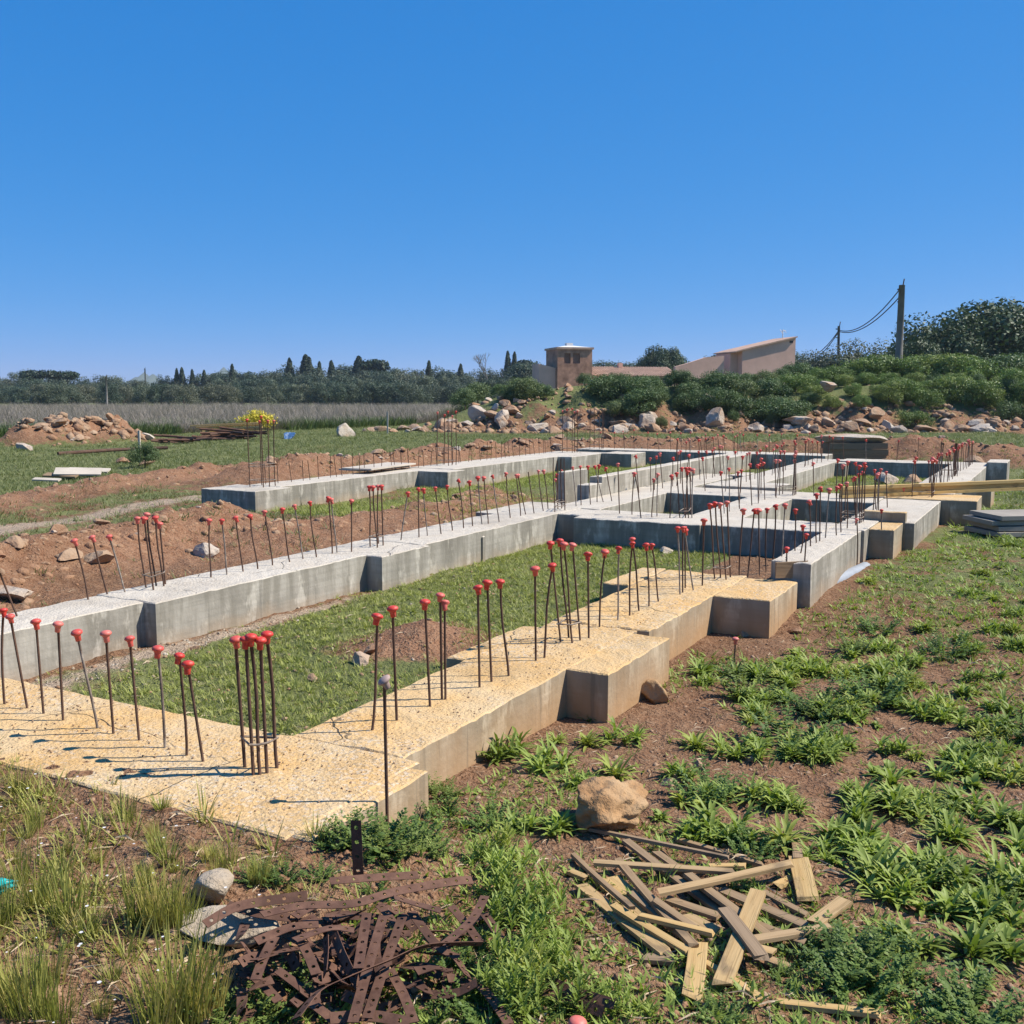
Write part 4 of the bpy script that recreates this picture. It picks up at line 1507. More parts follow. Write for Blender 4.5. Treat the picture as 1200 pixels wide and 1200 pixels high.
R2 = np.random.default_rng(21)
n = 9000
d = 2.3 + 9 * R2.uniform(0, 1, n) ** 1.5
a = R2.uniform(-.5, .6, n)
x = d * np.sin(a); y = d * np.cos(a)
m = ~in_beam(x, y, .01)
stuff('small_stones', 'scattered pebbles and clods of earth on the foreground soil', 'pebbles', pebbles(R2, n, x[m], y[m], .003, .022), M['redrock'])
x, y = sample_uv(R2, 5200, 3.42, 9.5, 2.97, 5.26)
red, pale, green = ground_masks(x, y)
m = (R2.uniform(0, 1, len(x)) < np.clip(pale * 1.1 + .04, 0, 1)) & ~in_beam(x, y, .005)
stuff('gravel', 'pale gravel along the foot of the beams inside the first room', 'gravel', pebbles(R2, n, x[m], y[m], .004, .018), M['whiterock'])
# uncountable rubble on the banks, the heap and the mound
xs, ys = [], []
for ln, nn, sp in ((BANK_M, 900, .45), (BANK_N, 700, .5), (BANK_C, 2600, .6), (BANK_L, 350, .5)):
    ln = np.array(ln)
    i = R2.integers(0, len(ln) - 1, nn); t = R2.uniform(0, 1, nn)
    uu = ln[i, 0] + (ln[i + 1, 0] - ln[i, 0]) * t + R2.normal(0, sp, nn)
    vv = ln[i, 1] + (ln[i + 1, 1] - ln[i, 1]) * t + R2.normal(0, sp, nn)
    xs.append(uu * SU - vv * CU); ys.append(uu * CU + vv * SU)
x = np.concatenate(xs); y = np.concatenate(ys)
m = ~in_beam(x, y, .06)
x, y = x[m], y[m]
stuff('rubble', 'small broken stones and red clods all over the soil banks', 'rubble', pebbles(R2, n, x, y, .012, .085, zz=zg(x, y) - .012), M['redrock'])
t = R2.uniform(0, 1, 260)
x = np.concatenate([-16.2 + 1.8 * t + R2.normal(0, .7, 260), R2.uniform(-4, 27, 1500)])
y = np.concatenate([34.5 + 2.5 * t + R2.normal(0, .6, 260), 44.6 + np.abs(R2.normal(0, 2.2, 1500))])
stuff('rubble', 'small stones between the boulders of the mound and the field heap', 'rubble', pebbles(R2, n, x, y, .05, .26), M['redrock'])
# loose grit on the sandy beam tops
x1, y1 = sample_uv(R2, 1500, 2.62, 3.38, 2.3, 5.4)
x2, y2 = sample_uv(R2, 2600, 3.4, 8.25, 2.38, 2.92)
x = np.concatenate([x1, x2]); y = np.concatenate([y1, y2])
stuff('grit', 'loose dark grit and chips lying on the sandy beam tops', 'grit', pebbles(R2, n, x, y, .0015, .007, zz=np.full(len(x), ZA + .003)), M['redrock'])


def straws(rng, x, y, L0, L1, zz=None, w=.003):
    tp = []
    for k in range(6):
        L = 1.0
        c = rng.uniform(-.25, .25)
        v = np.array([[-.5, 0, .05], [-.5, w * 8, .05], [0, c, .12 + rng.uniform(0, .1)], [0, c + w * 10, .12], [.5, 0, .06], [.5, w * 6, .06]])
        t = np.array([[0, 1, 3], [0, 3, 2], [2, 3, 5], [2, 5, 4]])
        tp.append((v, t, np.full(6, rng.uniform(0, 1))))
    return scatter(tp, x, y, rng.uniform(L0, L1, len(x)), rng, zz=zz)


n = 4600
d = 2.4 + 8 * R2.uniform(0, 1, n) ** 1.4
a = R2.uniform(-.5, .6, n)
x = d * np.sin(a); y = d * np.cos(a)
m = ~in_beam(x, y, .01) & (fbm(x * 1.4, y * 1.4, 95) > .44)
stuff('straw_litter', 'dry straw and twigs littering the foreground soil', 'straw', straws(R2, x[m], y[m], .02, .09), M['straw'])
# tiny white flowers in the left tufts
x, y = sample_uv(R2, 90, 1.3, 2.5, 1.8, 3.8)
PET = [(np.array([[0, 0, 0], [.01, .004, .004], [.004, .011, .004], [-.009, .006, .004], [-.007, -.008, .004], [.006, -.009, .004]]),
        np.array([[0, 1, 2], [0, 2, 3], [0, 3, 4], [0, 4, 5], [0, 5, 1]]), np.full(6, .5))]
stuff('white_flowers', 'tiny white flowers dotted among the left foreground tufts', 'flowers',
      scatter(PET, x, y, R2.uniform(.25, .6, 90), R2, zz=zg(x, y) + R2.uniform(.02, .13, 90)), M['whitepetal'])

# ------------------------------------------------------------------ plank pile
def plank_mesh(L, w, t, seed):
    rg_ = random.Random(seed)
    V, Fc = [], []
    nseg = 6
    bow = rg_.uniform(-.01, .01) * L
    for i in range(nseg + 1):
        s_ = i / nseg
        x_ = -L / 2 + L * s_
        if i in (0, nseg):
            jag = [rg_.uniform(-.012, .012) * min(1, w / .03) for _ in range(4)]
        else:
            jag = [0] * 4
        yy = bow * math.sin(math.pi * s_)
        V += [(x_ + jag[0], yy - w / 2, 0), (x_ + jag[1], yy + w / 2, 0), (x_ + jag[2], yy + w / 2 - .001, t), (x_ + jag[3], yy - w / 2 + .001, t)]
    for i in range(nseg):
        b = 4 * i
        for k in range(4):
            k2 = (k + 1) % 4
            Fc.append((b + k, b + k2, b + 4 + k2, b + 4 + k))
    Fc.append((3, 2, 1, 0))
    b = 4 * nseg
    Fc.append((b, b + 1, b + 2, b + 3))
    return V, Fc


def plank(x0, y0, x1, y1, wz, lay, mat, label, group=None, thick=.012, name='plank'):
    """ends in zoomed picture units of the pile (600,940, x3)"""
    a = gpx(600 + x0 / 3, 940 + y0 / 3); b = gpx(600 + x1 / 3, 940 + y1 / 3)
    za, zb = (lay if isinstance(lay, tuple) else (lay, lay))
    a = at_z(600 + x0 / 3, 940 + y0 / 3, a.z + .008 + za * .014)
    b = at_z(600 + x1 / 3, 940 + y1 / 3, b.z + .008 + zb * .014)
    d_ = b - a
    L = d_.length
    w = wz / 3 * .0031 * 1.15
    v, f = plank_mesh(L, w, thick, int(x0 * 7 + y0))
    o = link(name, new_mesh('plank', v, f, M[mat]))
    o.location = (a + b) / 2 - Vector((0, 0, thick / 2))
    yaw = math.atan2(d_.y, d_.x); pit = -math.asin(d_.z / L)
    o.rotation_mode = 'XYZ'
    o.rotation_euler = (random.uniform(-.1, .1), pit, yaw)
    tag(o, label, 'plank', group)
    return o


PL = 'planks in the wood pile'
GL = 'weathered narrow plank in the middle of the wood pile'
for r in [
    (275, 95, 760, 195, 14, (1, 2), 'greyplank', 'long thin brown batten running from the boulder along the pile back', None),
    (400, 135, 735, 385, 28, (1, 1), 'greyplank', GL, PL),
    (290, 212, 780, 245, 24, (3, 3), 'plank', 'straight pale yellow batten lying across the top of the pile', None),
    (515, 318, 980, 215, 27, (4, 4), 'plank', 'light squared batten crossing the pile towards the orange board', None),
    (580, 130, 880, 220, 20, (0, 1), 'greyplank', 'brown batten at the back edge of the pile', None),
    (510, 180, 800, 390, 28, (1, 2), 'greyplank', GL, PL),
    (215, 185, 420, 370, 18, (1, 3), 'greyplank', 'narrow brown batten at the left end of the pile', None),
    (205, 245, 262, 268, 30, (0, 1), 'plank', 'short orange stub at the left end of the pile', None),
    (240, 290, 540, 530, 38, (1, 0), 'plank', 'broad tan plank along the front left edge of the pile', None),
    (330, 270, 510, 420, 80, (0, 0), 'plank', 'wide bright yellow board under the crossing battens', None),
    (370, 200, 640, 505, 26, (2, 2), 'greyplank', GL, PL),
    (360, 365, 620, 525, 24, (2, 1), 'plank', 'orange yellow batten lying over the broad tan plank', None),
    (450, 400, 700, 460, 22, (3, 3), 'plank', 'narrow cracked batten with split end over the yellow board', None),
    (500, 345, 635, 440, 26, (3, 2), 'greyplank', GL, PL),
    (540, 340, 735, 405, 34, (2, 2), 'greyplank', GL, PL),
    (620, 255, 810, 400, 30, (2, 2), 'greyplank', GL, PL),
    (700, 226, 820, 224, 20, (2, 2), 'plank', 'short yellow block between the two long battens', None),
    (735, 310, 1030, 435, 36, (1, 1), 'greyplank', 'grey plank running out to the right of the pile', None),
    (880, 315, 1040, 400, 24, (0, 0), 'greyplank', 'thin grey plank beside the pale upright piece', None),
    (866, 312, 738, 638, 44, (5, 2), 'plank', 'long whitish board lying steeply across the pile front', None),
    (745, 375, 880, 550, 38, (6, 4), 'greyplank', 'splintered brown board on top of the whitish board', None),
    (845, 485, 1115, 440, 32, (3, 2), 'plank', 'tan plank pointing towards the bushy herb', None),
    (1065, 425, 1172, 345, 42, (3, 3), 'plank', 'clean pale board end standing out past the herb', None),
    (992, 105, 1005, 200, 32, (1, 2), 'greyplank', 'grey short board end behind the orange board', None),
    (1008, 198, 1042, 340, 60, (2, 1), 'plank', 'short broad orange board lying apart on the soil', None),
    (935, 292, 985, 268, 32, (0, 0), 'plank', 'pale offcut beside the orange board', None),
    (655, 500, 632, 688, 48, (1, 1), 'plank', 'upright lying pale board with grey lower end before the pile', None),
    (670, 560, 862, 682, 22, (0, 0), 'plank', 'thin yellowish batten on the soil in front of the pile', None),
    (930, 705, 1290, 745, 26, (0, 1), 'plank', 'lone long batten lying on the soil below the herbs', None),
    (460, 548, 572, 556, 36, (0, 0), 'greyplank', 'short dark grey board in the weeds before the pile', None),
    (890, 550, 972, 582, 32, (1, 0), 'greyplank', GL, PL),
    (860, 430, 1030, 495, 28, (1, 1), 'greyplank', GL, PL),
    (612, 400, 716, 456, 42, (1, 1), 'plank', 'bright yellow short board in the heart of the pile', None),
    (868, 516, 922, 530, 30, (3, 3), 'plank', 'small tan offcut under the splintered board', None),
    (420, 320, 600, 470, 26, (1, 1), 'greyplank', GL, PL),
    (680, 300, 900, 470, 30, (1, 1), 'greyplank', GL, PL),
    (250, 320, 560, 545, 22, (0, 0), 'greyplank', GL, PL),
]:
    plank(*r)

# ------------------------------------------------------------------ rusty perforated strips
def strip_mesh(path, w, pitch=.042, twist=None):
    """ribbon along path with round holes punched through, 2 mm thick"""
    P_ = [Vector(p) for p in path]
    # resample smoothly
    fine = []
    for i in range(len(P_) - 1):
        p0 = P_[max(i - 1, 0)]; p1 = P_[i]; p2 = P_[i + 1]; p3 = P_[min(i + 2, len(P_) - 1)]
        for k in range(8):
            t = k / 8
            fine.append(.5 * ((2 * p1) + (-p0 + p2) * t + (2 * p0 - 5 * p1 + 4 * p2 - p3) * t * t + (-p0 + 3 * p1 - 3 * p2 + p3) * t ** 3))
    fine.append(P_[-1])
    cum = [0]
    for a, b in zip(fine[:-1], fine[1:]):
        cum.append(cum[-1] + (b - a).length)
    total = cum[-1]
    ncell = max(2, int(total / pitch))

    def frame(s_):
        s_ = max(0, min(total, s_))
        i = 0
        while i < len(cum) - 2 and cum[i + 1] < s_:
            i += 1
        t = (s_ - cum[i]) / max(1e-6, cum[i + 1] - cum[i])
        p = fine[i].lerp(fine[i + 1], t)
        tg = (fine[min(i + 2, len(fine) - 1)] - fine[max(i - 1, 0)]).normalized()
        sd = tg.cross(Vector((0, 0, 1)))
        sd = sd.normalized() if sd.length > .05 else Vector((1, 0, 0))
        if twist:
            a = twist[0] + (twist[1] - twist[0]) * s_ / total
            sd = Quaternion(tg, a) @ sd
        nm = sd.cross(tg).normalized()
        return p, tg, sd, nm

    V, Fc = [], []
    cl = total / ncell
    th = .0011
    hr = w * .21
    for layer in (1, -1):
        base0 = len(V)
        for c in range(ncell):
            s0 = c * cl
            outer = []
            hole = c % 2 == 0 or cl > .03
            for k in range(8):
                dx = [(0, -.5), (.5, -.5), (1, -.5), (1, 0), (1, .5), (.5, .5), (0, .5), (0, 0)][k]
                p, tg, sd, nm = frame(s0 + dx[0] * cl)
                outer.append(len(V)); V.append(p + sd * dx[1] * w + nm * th * layer)
            inner = []
            p, tg, sd, nm = frame(s0 + .5 * cl)
            for k in range(8):
                a = [-2.356, -1.571, -.785, 0, .785, 1.571, 2.356, 3.142][k]
                inner.append(len(V)); V.append(p + tg * math.cos(a) * hr + sd * math.sin(a) * hr + nm * th * layer)
            for k in range(8):
                k2 = (k + 1) % 8
                q = (outer[k], outer[k2], inner[k2], inner[k])
                Fc.append(q if layer == 1 else q[::-1])
    half = len(V) // 2
    # edge walls along both long sides
    for c in range(ncell):
        b = c * 16
        for (i, j) in ((0, 1), (1, 2), (4, 5), (5, 6)):
            Fc.append((b + i, half + b + i, half + b + j, b + j))
    return new_mesh('strip', V, Fc, M['rust'])


def strip(pts, lay, label, group, w=.027, twist=None):
    """pts in zoomed picture units of the strip heap (200,960, x3); lay heights above soil"""
    path = []
    for i, (zx, zy) in enumerate(pts):
        g = gpx(200 + zx / 3, 960 + zy / 3)
        h = lay if isinstance(lay, (int, float)) else lay[0] + (lay[1] - lay[0]) * i / (len(pts) - 1)
        path.append(at_z(200 + zx / 3, 960 + zy / 3, min(g.z + h, g.z + .3)))
    c = sum(path, Vector()) / len(path)
    o = link('steel_strip', strip_mesh([p - c for p in path], w, twist=twist))
    o.location = c
    tag(o, label, 'metal strip', group)
    return o


SG = 'perforated strips in the rusty heap'
SLB = 'rusty perforated steel strip tangled in the heap'
for pts, lay, lb, tw in [
    ([(120, 370), (220, 312), (320, 290), (480, 268)], .10, 'long rusty strip edging the heap above the pale stones', (.5, .9)),
    ([(320, 335), (470, 303), (640, 297), (780, 257), (970, 222), (1060, 213)], .12, 'longest rusty strip curving along the top of the heap', (.2, .7)),
    ([(560, 218), (700, 206), (870, 196)], .08, 'rusty strip lying along the back of the heap before the soil', (.4, .6)),
    ([(690, 330), (676, 420), (660, 525)], .12, SLB, None),
    ([(748, 340), (700, 500), (640, 715)], .11, 'long rusty strip running down the middle of the heap with clear holes', None),
    ([(818, 335), (765, 480), (690, 700)], .10, SLB, None),
    ([(845, 325), (940, 448), (1012, 485)], .10, SLB, None),
    ([(955, 445), (1060, 352), (1105, 270)], .13, 'pale mottled rusty strip slanting up at the right of the heap', None),
    ([(1095, 437), (900, 445), (760, 500), (620, 556), (520, 605), (440, 700)], .14, 'long curved rusty strip sweeping across the front of the heap', (.9, .5)),
    ([(785, 275), (870, 300), (950, 322)], .13, SLB, None),
    ([(435, 425), (560, 382), (645, 392)], .12, SLB, None),
    ([(365, 415), (330, 480), (298, 565)], .09, SLB, None),
    ([(465, 440), (490, 490), (512, 545)], .10, SLB, None),
    ([(570, 395), (600, 470), (632, 535)], .11, SLB, (.8, 1.1)),
    ([(545, 415), (547, 480), (543, 545)], .10, SLB, (1.0, 1.2)),
    ([(785, 555), (820, 620), (855, 715)], .07, SLB, None),
    ([(560, 700), (700, 690), (840, 715)], .09, SLB, (.8, .6)),
    ([(485, 640), (540, 680), (600, 730)], .08, SLB, None),
    ([(1060, 560), (1120, 620), (1190, 720)], .05, 'rusty strip lying in the herbs right of the heap', None),
    ([(985, 305), (1040, 370), (1085, 430)], .09, SLB, None),
    ([(375, 530), (430, 570), (490, 615)], .07, SLB, None),
    ([(1100, 330), (1130, 370), (1160, 420)], .06, SLB, None),
    ([(240, 545), (300, 560), (380, 640)], .05, SLB, None),
    ([(200, 300), (300, 330), (420, 345)], .07, SLB, (.3, .6)),
    ([(300, 430), (420, 380), (520, 370)], .09, SLB, (.4, .2)),
    ([(1310, 555), (1400, 600), (1560, 650)], .05, 'rusty strip in the weeds between heap and planks', (.8, .9)),
    ([(1300, 600), (1420, 640), (1520, 680)], .04, SLB, (.6, .9)),
]:
    strip(pts, lay, lb, SG if lb == SLB else None, twist=tw)
rg = random.Random(9)
for k in range(84):
    cx_, cy_ = rg.triangular(200, 1080, 620), rg.triangular(250, 740, 540)
    a_ = rg.uniform(0, 3.14)
    L_ = rg.uniform(90, 210)
    dx, dy = math.cos(a_) * L_ / 2, math.sin(a_) * L_ / 2 * .7
    bx, by = rg.uniform(-25, 25), rg.uniform(-20, 20)
    strip([(cx_ - dx, cy_ - dy), (cx_ + bx, cy_ + by), (cx_ + dx, cy_ + dy)], (rg.uniform(.0, .09), rg.uniform(.0, .10)), SLB, SG, twist=(rg.uniform(-.8, .8), rg.uniform(-.8, .8)))
g = gpx(421, 1028)
t_ = Vector((g.x - .005, g.y + .0, g.z + .2))
o = link('steel_strip', strip_mesh([Vector((0, 0, -.05)), Vector((-.004, 0, .05)), Vector((-.006, 0, .13)), Vector((-.008, 0, .19))], .034, twist=(0, 0)))
o.location = g
tag(o, 'single rusty strip standing upright in the soil behind the heap', 'metal strip')

# ------------------------------------------------------------------ shrubs and trees
def crown_np(seed, blobs, cards, leaf, rx, ry, rz, base=0.0, inner=.55, squash=1.0, blobr=(.3, .5), low=-.35):
    """leaf-sized faces gathered in clumps; returns verts, tris, tint"""
    rng = np.random.default_rng(seed)
    V, T, C = [], [], []
    per = cards // blobs
    for b in range(blobs):
        d = rng.normal(0, 1, 3); d /= np.linalg.norm(d)
        if d[2] < low:
            d[2] = -d[2] * .5
        r = inner + (1 - inner) * rng.uniform(0, 1) ** .5
        br = rng.uniform(*blobr)
        c = np.array([d[0] * rx * r * (1 - br * .6), d[1] * ry * r * (1 - br * .6), base + rz * (1 + d[2] * r * (1 - br * .6))])
        rad = br * np.array([rx, ry, rz * squash])
        n = rng.normal(0, 1, (per, 3)); n /= np.linalg.norm(n, axis=1)[:, None]
        p = c + n * rad * (rng.uniform(.55, 1.08, (per, 1)))
        nn = n + rng.normal(0, .55, (per, 3)) + [0, 0, .25]
        nn /= np.linalg.norm(nn, axis=1)[:, None]
        t1 = np.cross(nn, rng.normal(0, 1, (per, 3))); t1 /= np.linalg.norm(t1, axis=1)[:, None]
        t2 = np.cross(nn, t1)
        s = leaf * rng.uniform(.6, 1.4, (per, 1))
        q = np.stack([p - t1 * s, p + t2 * s * .55, p + t1 * s, p - t2 * s * .55], 1)
        off = sum(len(a) for a in V)
        V.append(q.reshape(-1, 3))
        i = np.arange(per) * 4 + off
        T.append(np.stack([np.stack([i, i + 1, i + 2], 1), np.stack([i, i + 2, i + 3], 1)], 1).reshape(-1, 3))
        tb = rng.uniform(0, 1)
        C.append(np.repeat(np.clip(tb * .6 + rng.uniform(0, .4, per), 0, 1), 4))
    V = np.concatenate(V)
    V[:, 2] = np.maximum(V[:, 2], .02)
    return V, np.concatenate(T), np.concatenate(C)


def crown(seed, mat, *a, **k):
    v, t, c = crown_np(seed, *a, **k)
    return np_mesh('crown', v, t, M[mat], tint=c)


def stem_mesh(h, r, seed, limbs=5):
    rg_ = random.Random(seed)
    parts = [tube_vf([(0, 0, -.2), (rg_.uniform(-.1, .1) * h * .3, rg_.uniform(-.1, .1) * h * .3, h * .5), (rg_.uniform(-.1, .1) * h, rg_.uniform(-.1, .1) * h, h)], [r, r * .75, r * .4], 7)]
    for k in range(limbs):
        a = rg_.uniform(0, 6.28); z0 = h * rg_.uniform(.25, .7)
        l = h * rg_.uniform(.3, .55)
        parts.append(tube_vf([(0, 0, z0), (math.cos(a) * l * .5, math.sin(a) * l * .5, z0 + l * .35), (math.cos(a) * l, math.sin(a) * l, z0 + l * .75)], [r * .5, r * .35, r * .15], 5))
    return new_mesh('trunk', *join_vf(parts), M['bark'], True)


# far wood: many trees sharing a few crowns (height 1 radius about .6)
WOOD = [crown(400 + k, 'wood_leaf', 26, 7200, .020, .62, .62, .5, inner=.55, blobr=(.22, .4), low=-.95) for k in range(3)] + \
       [crown(410 + k, 'olive_leaf', 24, 6800, .020, .66, .66, .5, inner=.55, blobr=(.22, .4), low=-.95) for k in range(2)] + \
       [crown(420, 'pine_leaf', 30, 6000, .020, .5, .5, .5, inner=.35, blobr=(.2, .4), low=-.95)]
WT = stem_mesh(.55, .03, 3, 3)


def tree(name, crown_me, p, h, wide, label, group, cat='tree', trunk=WT):
    e = empty(name, p, random.uniform(0, 6.28))
    c = link('crown', crown_me, e); c.scale = (h * wide, h * wide, h)
    t = link('trunk', trunk, e); t.scale = (h, h, h)
    tag(e, label, cat, group)
    return e


rg = random.Random(3)
SIL_X = [-80, 0, 30, 60, 130, 200, 250, 330, 400, 480, 560, 620, 680]
SIL_Y = [436, 437, 434, 434, 440, 440, 435, 428, 424, 428, 431, 432, 436]
for rowi, (dist, dyy, step) in enumerate(((238, 0, 15), (205, 8, 16), (175, 18, 19), (152, 28, 24))):
    px = -70
    while px < 690:
        q = px + rg.uniform(-7, 7)
        dd = dist + rg.uniform(-10, 10)
        if rowi == 3 and q < 40:
            px += step; continue
        ytop = np.interp(q, SIL_X, SIL_Y) + dyy + rg.uniform(-1, 8)
        P0 = at_d(q, 462, dd)
        g0 = gz(P0.x, P0.y)
        h = (462 - ytop) / 1208 * dd + 1.8 - g0
        if rowi == 3:
            h = max(h, 3.4)
        k = rg.choice([0, 1, 2, 0, 1, 2, 3, 4, 5] if rowi < 2 else [0, 1, 2, 3, 4, 3, 4])
        tree('wood_tree', WOOD[k], Vector((P0.x, P0.y, g0 - .5)), max(h, 3.0) + .5, rg.uniform(.9, 1.35),
             ['dark green round tree of the far wood', 'dark green round tree of the far wood', 'dark green round tree of the far wood', 'grey green olive tree of the far wood', 'grey green olive tree of the far wood', 'very dark pine of the far wood'][k],
             ['round trees of the far wood'] * 3 + ['olive trees of the far wood'] * 2 + ['pines of the far wood'] and
             ['round trees of the far wood', 'round trees of the far wood', 'round trees of the far wood', 'olive trees of the far wood', 'olive trees of the far wood', 'pines of the far wood'][k])
        px += step
P0 = at_d(66, 462, 128); tree('wood_tree', WOOD[3], Vector((P0.x, P0.y, gz(P0.x, P0.y) - .1)), 3.1, 1.25, 'grey green rounded bush tree standing forward of the wood beside a pale field', None)
# cypresses and pines that rise above the wood
def cypress_mesh(seed, R, n=2600):
    rng = np.random.default_rng(seed)
    z = rng.uniform(0, 1, n) ** .9
    a = rng.uniform(0, 6.28, n)
    prof = R * np.minimum(1, z * 6 + .3) * (1 - z) ** .55 * (.8 + .4 * vnoise(a * 1.5, z * 7, seed)) * rng.uniform(.6, 1.05, n)
    p = np.stack([np.cos(a) * prof, np.sin(a) * prof, z], 1)
    nn = np.stack([np.cos(a), np.sin(a), np.full(n, .5)], 1) + rng.normal(0, .5, (n, 3))
    nn /= np.linalg.norm(nn, axis=1)[:, None]
    t1 = np.cross(nn, rng.normal(0, 1, (n, 3))); t1 /= np.linalg.norm(t1, axis=1)[:, None]
    t2 = np.cross(nn, t1)
    s_ = .02 * rng.uniform(.6, 1.4, (n, 1))
    q = np.stack([p - t1 * s_, p + t2 * s_ * .6, p + t1 * s_, p - t2 * s_ * .6], 1).reshape(-1, 3)
    i = np.arange(n) * 4
    T = np.stack([np.stack([i, i + 1, i + 2], 1), np.stack([i, i + 2, i + 3], 1)], 1).reshape(-1, 3)
    return np_mesh('crown', q, T, M['pine_leaf'], tint=np.repeat(rng.uniform(0, 1, n), 4))


CYP = [cypress_mesh(430 + k, .13 + .02 * k) for k in range(2)]
UMB = crown(435, 'pine_leaf', 20, 1500, .035, .42, .42, .2, base=.55, inner=.5, blobr=(.3, .5))
PT = stem_mesh(.8, .035, 8, 4)
for px, py, k in ((208, 432, 0), (214, 431, 1), (226, 433, 0), (240, 434, 1), (273, 427, 0), (340, 420, 1), (359, 416, 0), (363, 419, 1), (375, 424, 0), (389, 423, 1), (421, 418, 1), (503, 423, 0), (540, 427, 1)):
    P0 = at_d(px, 462, 232); h = (462 - py) / 1208 * 232 + 1.8
    tree('cypress', CYP[k], Vector((P0.x, P0.y, 0)), h, 1.15 if py > 418 else 1.7, 'narrow dark cypress tip rising above the far wood', 'cypresses above the far wood', trunk=PT)
for px, w_, lb in ((595, .95, 'taller dark cypress of the pair left of the stone tower'), (603, .95, 'shorter dark cypress of the pair left of the stone tower')):
    P0 = at_d(px, 462, 220); tree('cypress', CYP[0], Vector((P0.x, P0.y, 0)), (462 - (412 if px < 600 else 413)) / 1208 * 220 + 1.8, w_, lb, None, trunk=PT)
for px, py, lb in ((440, 419, 'ragged dark pine above the middle of the wood'), (614, 420, 'small open pine beside the cypress pair'), (38, 432, 'flat topped pine at the left of the wood'), (57, 432, 'pale trunked umbrella pine of the left wood'), (78, 433, 'small umbrella pine right of its pale neighbour')):
    P0 = at_d(px, 462, 215); tree('umbrella_pine', UMB, Vector((P0.x, P0.y, 0)), (462 - py) / 1208 * 215 + 1.8, 1.0, lb, None, trunk=PT)
# bare tree above the wood
P0 = at_d(572, 462, 190)
rg_ = random.Random(4); parts = []
def twig(p, d, L, r, lv):
    q = p + d * L
    parts.append(tube_vf([p, q], [r, r * .6], 4))
    if lv:
        for k in range(3):
            twig(q, (d + Vector((rg_.uniform(-.8, .8), rg_.uniform(-.8, .8), rg_.uniform(-.1, .5)))).normalized(), L * .7, r * .6, lv - 1)
twig(Vector((0, 0, -.2)), Vector((0, 0, 1)), 3.2, .16, 4)
o = link('bare_tree', new_mesh('branches', *join_vf(parts), M['polewood']), None, (P0.x, P0.y, 1.0)); tag(o, 'leafless pale tree above the wood left of the cypress pair', 'tree')

# shrubs on the mound
SHR = [crown(440 + k, 'shrub_leaf', 26, 6500, .026, .75, .75, .5, inner=.3, blobr=(.25, .5), low=-.8) for k in range(2)] + \
      [crown(444 + k, 'shrub_dark', 26, 6500, .024, .75, .75, .5, inner=.3, blobr=(.25, .5), low=-.8) for k in range(3)]
ST = stem_mesh(.7, .03, 6, 5)
shr = []
for px, top, d_, k, wd in [
    (545, 447, 52, 2, .9), (560, 440, 55, 2, 1.0), (585, 442, 54, 3, 1.1), (610, 438, 55, 2, 1.0), (628, 447, 50, 3, 1.0), (640, 456, 49, 2, .9), (600, 460, 49, 2, .9),
    (685, 442, 52, 2, .9), (705, 438, 53, 3, 1.0), (725, 433, 55, 2, 1.0), (745, 432, 54, 3, 1.0), (765, 430, 55, 2, 1.0), (785, 436, 53, 3, 1.0), (800, 440, 53, 2, .9),
    (700, 462, 49, 2, .9), (735, 465, 49, 3, .9), (770, 470, 48.5, 2, .8), (720, 452, 50, 2, 1.0), (755, 455, 50, 3, 1.0), (790, 460, 49, 4, .9),
    (855, 432, 54, 2, 1.0), (875, 427, 55, 3, 1.1), (895, 424, 54, 4, 1.1), (915, 422, 55, 2, 1.1), (935, 415, 56, 3, 1.0), (870, 452, 50, 2, 1.0), (900, 455, 50, 4, 1.0), (925, 450, 50.5, 2, 1.0), (945, 440, 51, 4, 1.0),
    (960, 430, 54, 0, 1.0), (980, 428, 54, 0, 1.1), (1005, 418, 55, 1, 1.1), (1030, 415, 55, 0, 1.1), (1055, 414, 55, 1, 1.1), (1080, 415, 55, 0, 1.1), (1105, 413, 55, 1, 1.1), (1130, 415, 54, 0, 1.1), (1155, 418, 55, 2, 1.1), (1180, 414, 55, 3, 1.2), (1205, 414, 56, 2, 1.2), (1230, 415, 56, 0, 1.1),
    (965, 458, 50, 0, 1.0), (990, 448, 51, 1, 1.1), (1015, 445, 51, 0, 1.1), (1040, 442, 51, 1, 1.1), (1070, 442, 51, 0, 1.1), (1095, 440, 51, 4, 1.0), (1120, 445, 50.5, 1, 1.0), (1145, 448, 50.5, 2, 1.0), (1170, 445, 51, 0, 1.1), (1195, 445, 51, 3, 1.0),
    (1000, 470, 48.5, 0, .9), (1030, 468, 48.5, 1, .9), (975, 476, 47.5, 0, .9), (950, 470, 48, 4, .9), (890, 478, 47.5, 3, .8), (1060, 465, 49, 0, .9), (1100, 465, 49, 1, .9), (775, 490, 45.6, 4, .6), (812, 470, 48, 2, .8), (1010, 488, 46.5, 0, .8), (1140, 470, 48.5, 4, .8), (1180, 470, 48.5, 2, .8),
    (860, 492, 46, 4, .5), (905, 490, 46, 2, .5)]:
    P0 = at_d(px, 462, d_)
    g0 = gz(P0.x, P0.y)
    if 680 < px < 810 and top < 445: top += 11
    if 850 < px < 950 and top < 440: top += 9
    if 540 < px < 645 and top < 450: top += 7
    h = max(.7, (462 - top) / 1208 * d_ + 1.8 - g0)
    bright = k < 2
    tree('shrub', SHR[k], Vector((P0.x, P0.y, g0 - .05)), h * 1.04, wd * 1.05,
         'bright green shrub on the mound below the utility poles' if bright else 'dark green shrub on the rubble mound below the house',
         'bright shrubs on the mound' if bright else 'dark shrubs on the mound', 'shrub', trunk=ST)
rg2 = random.Random(8)
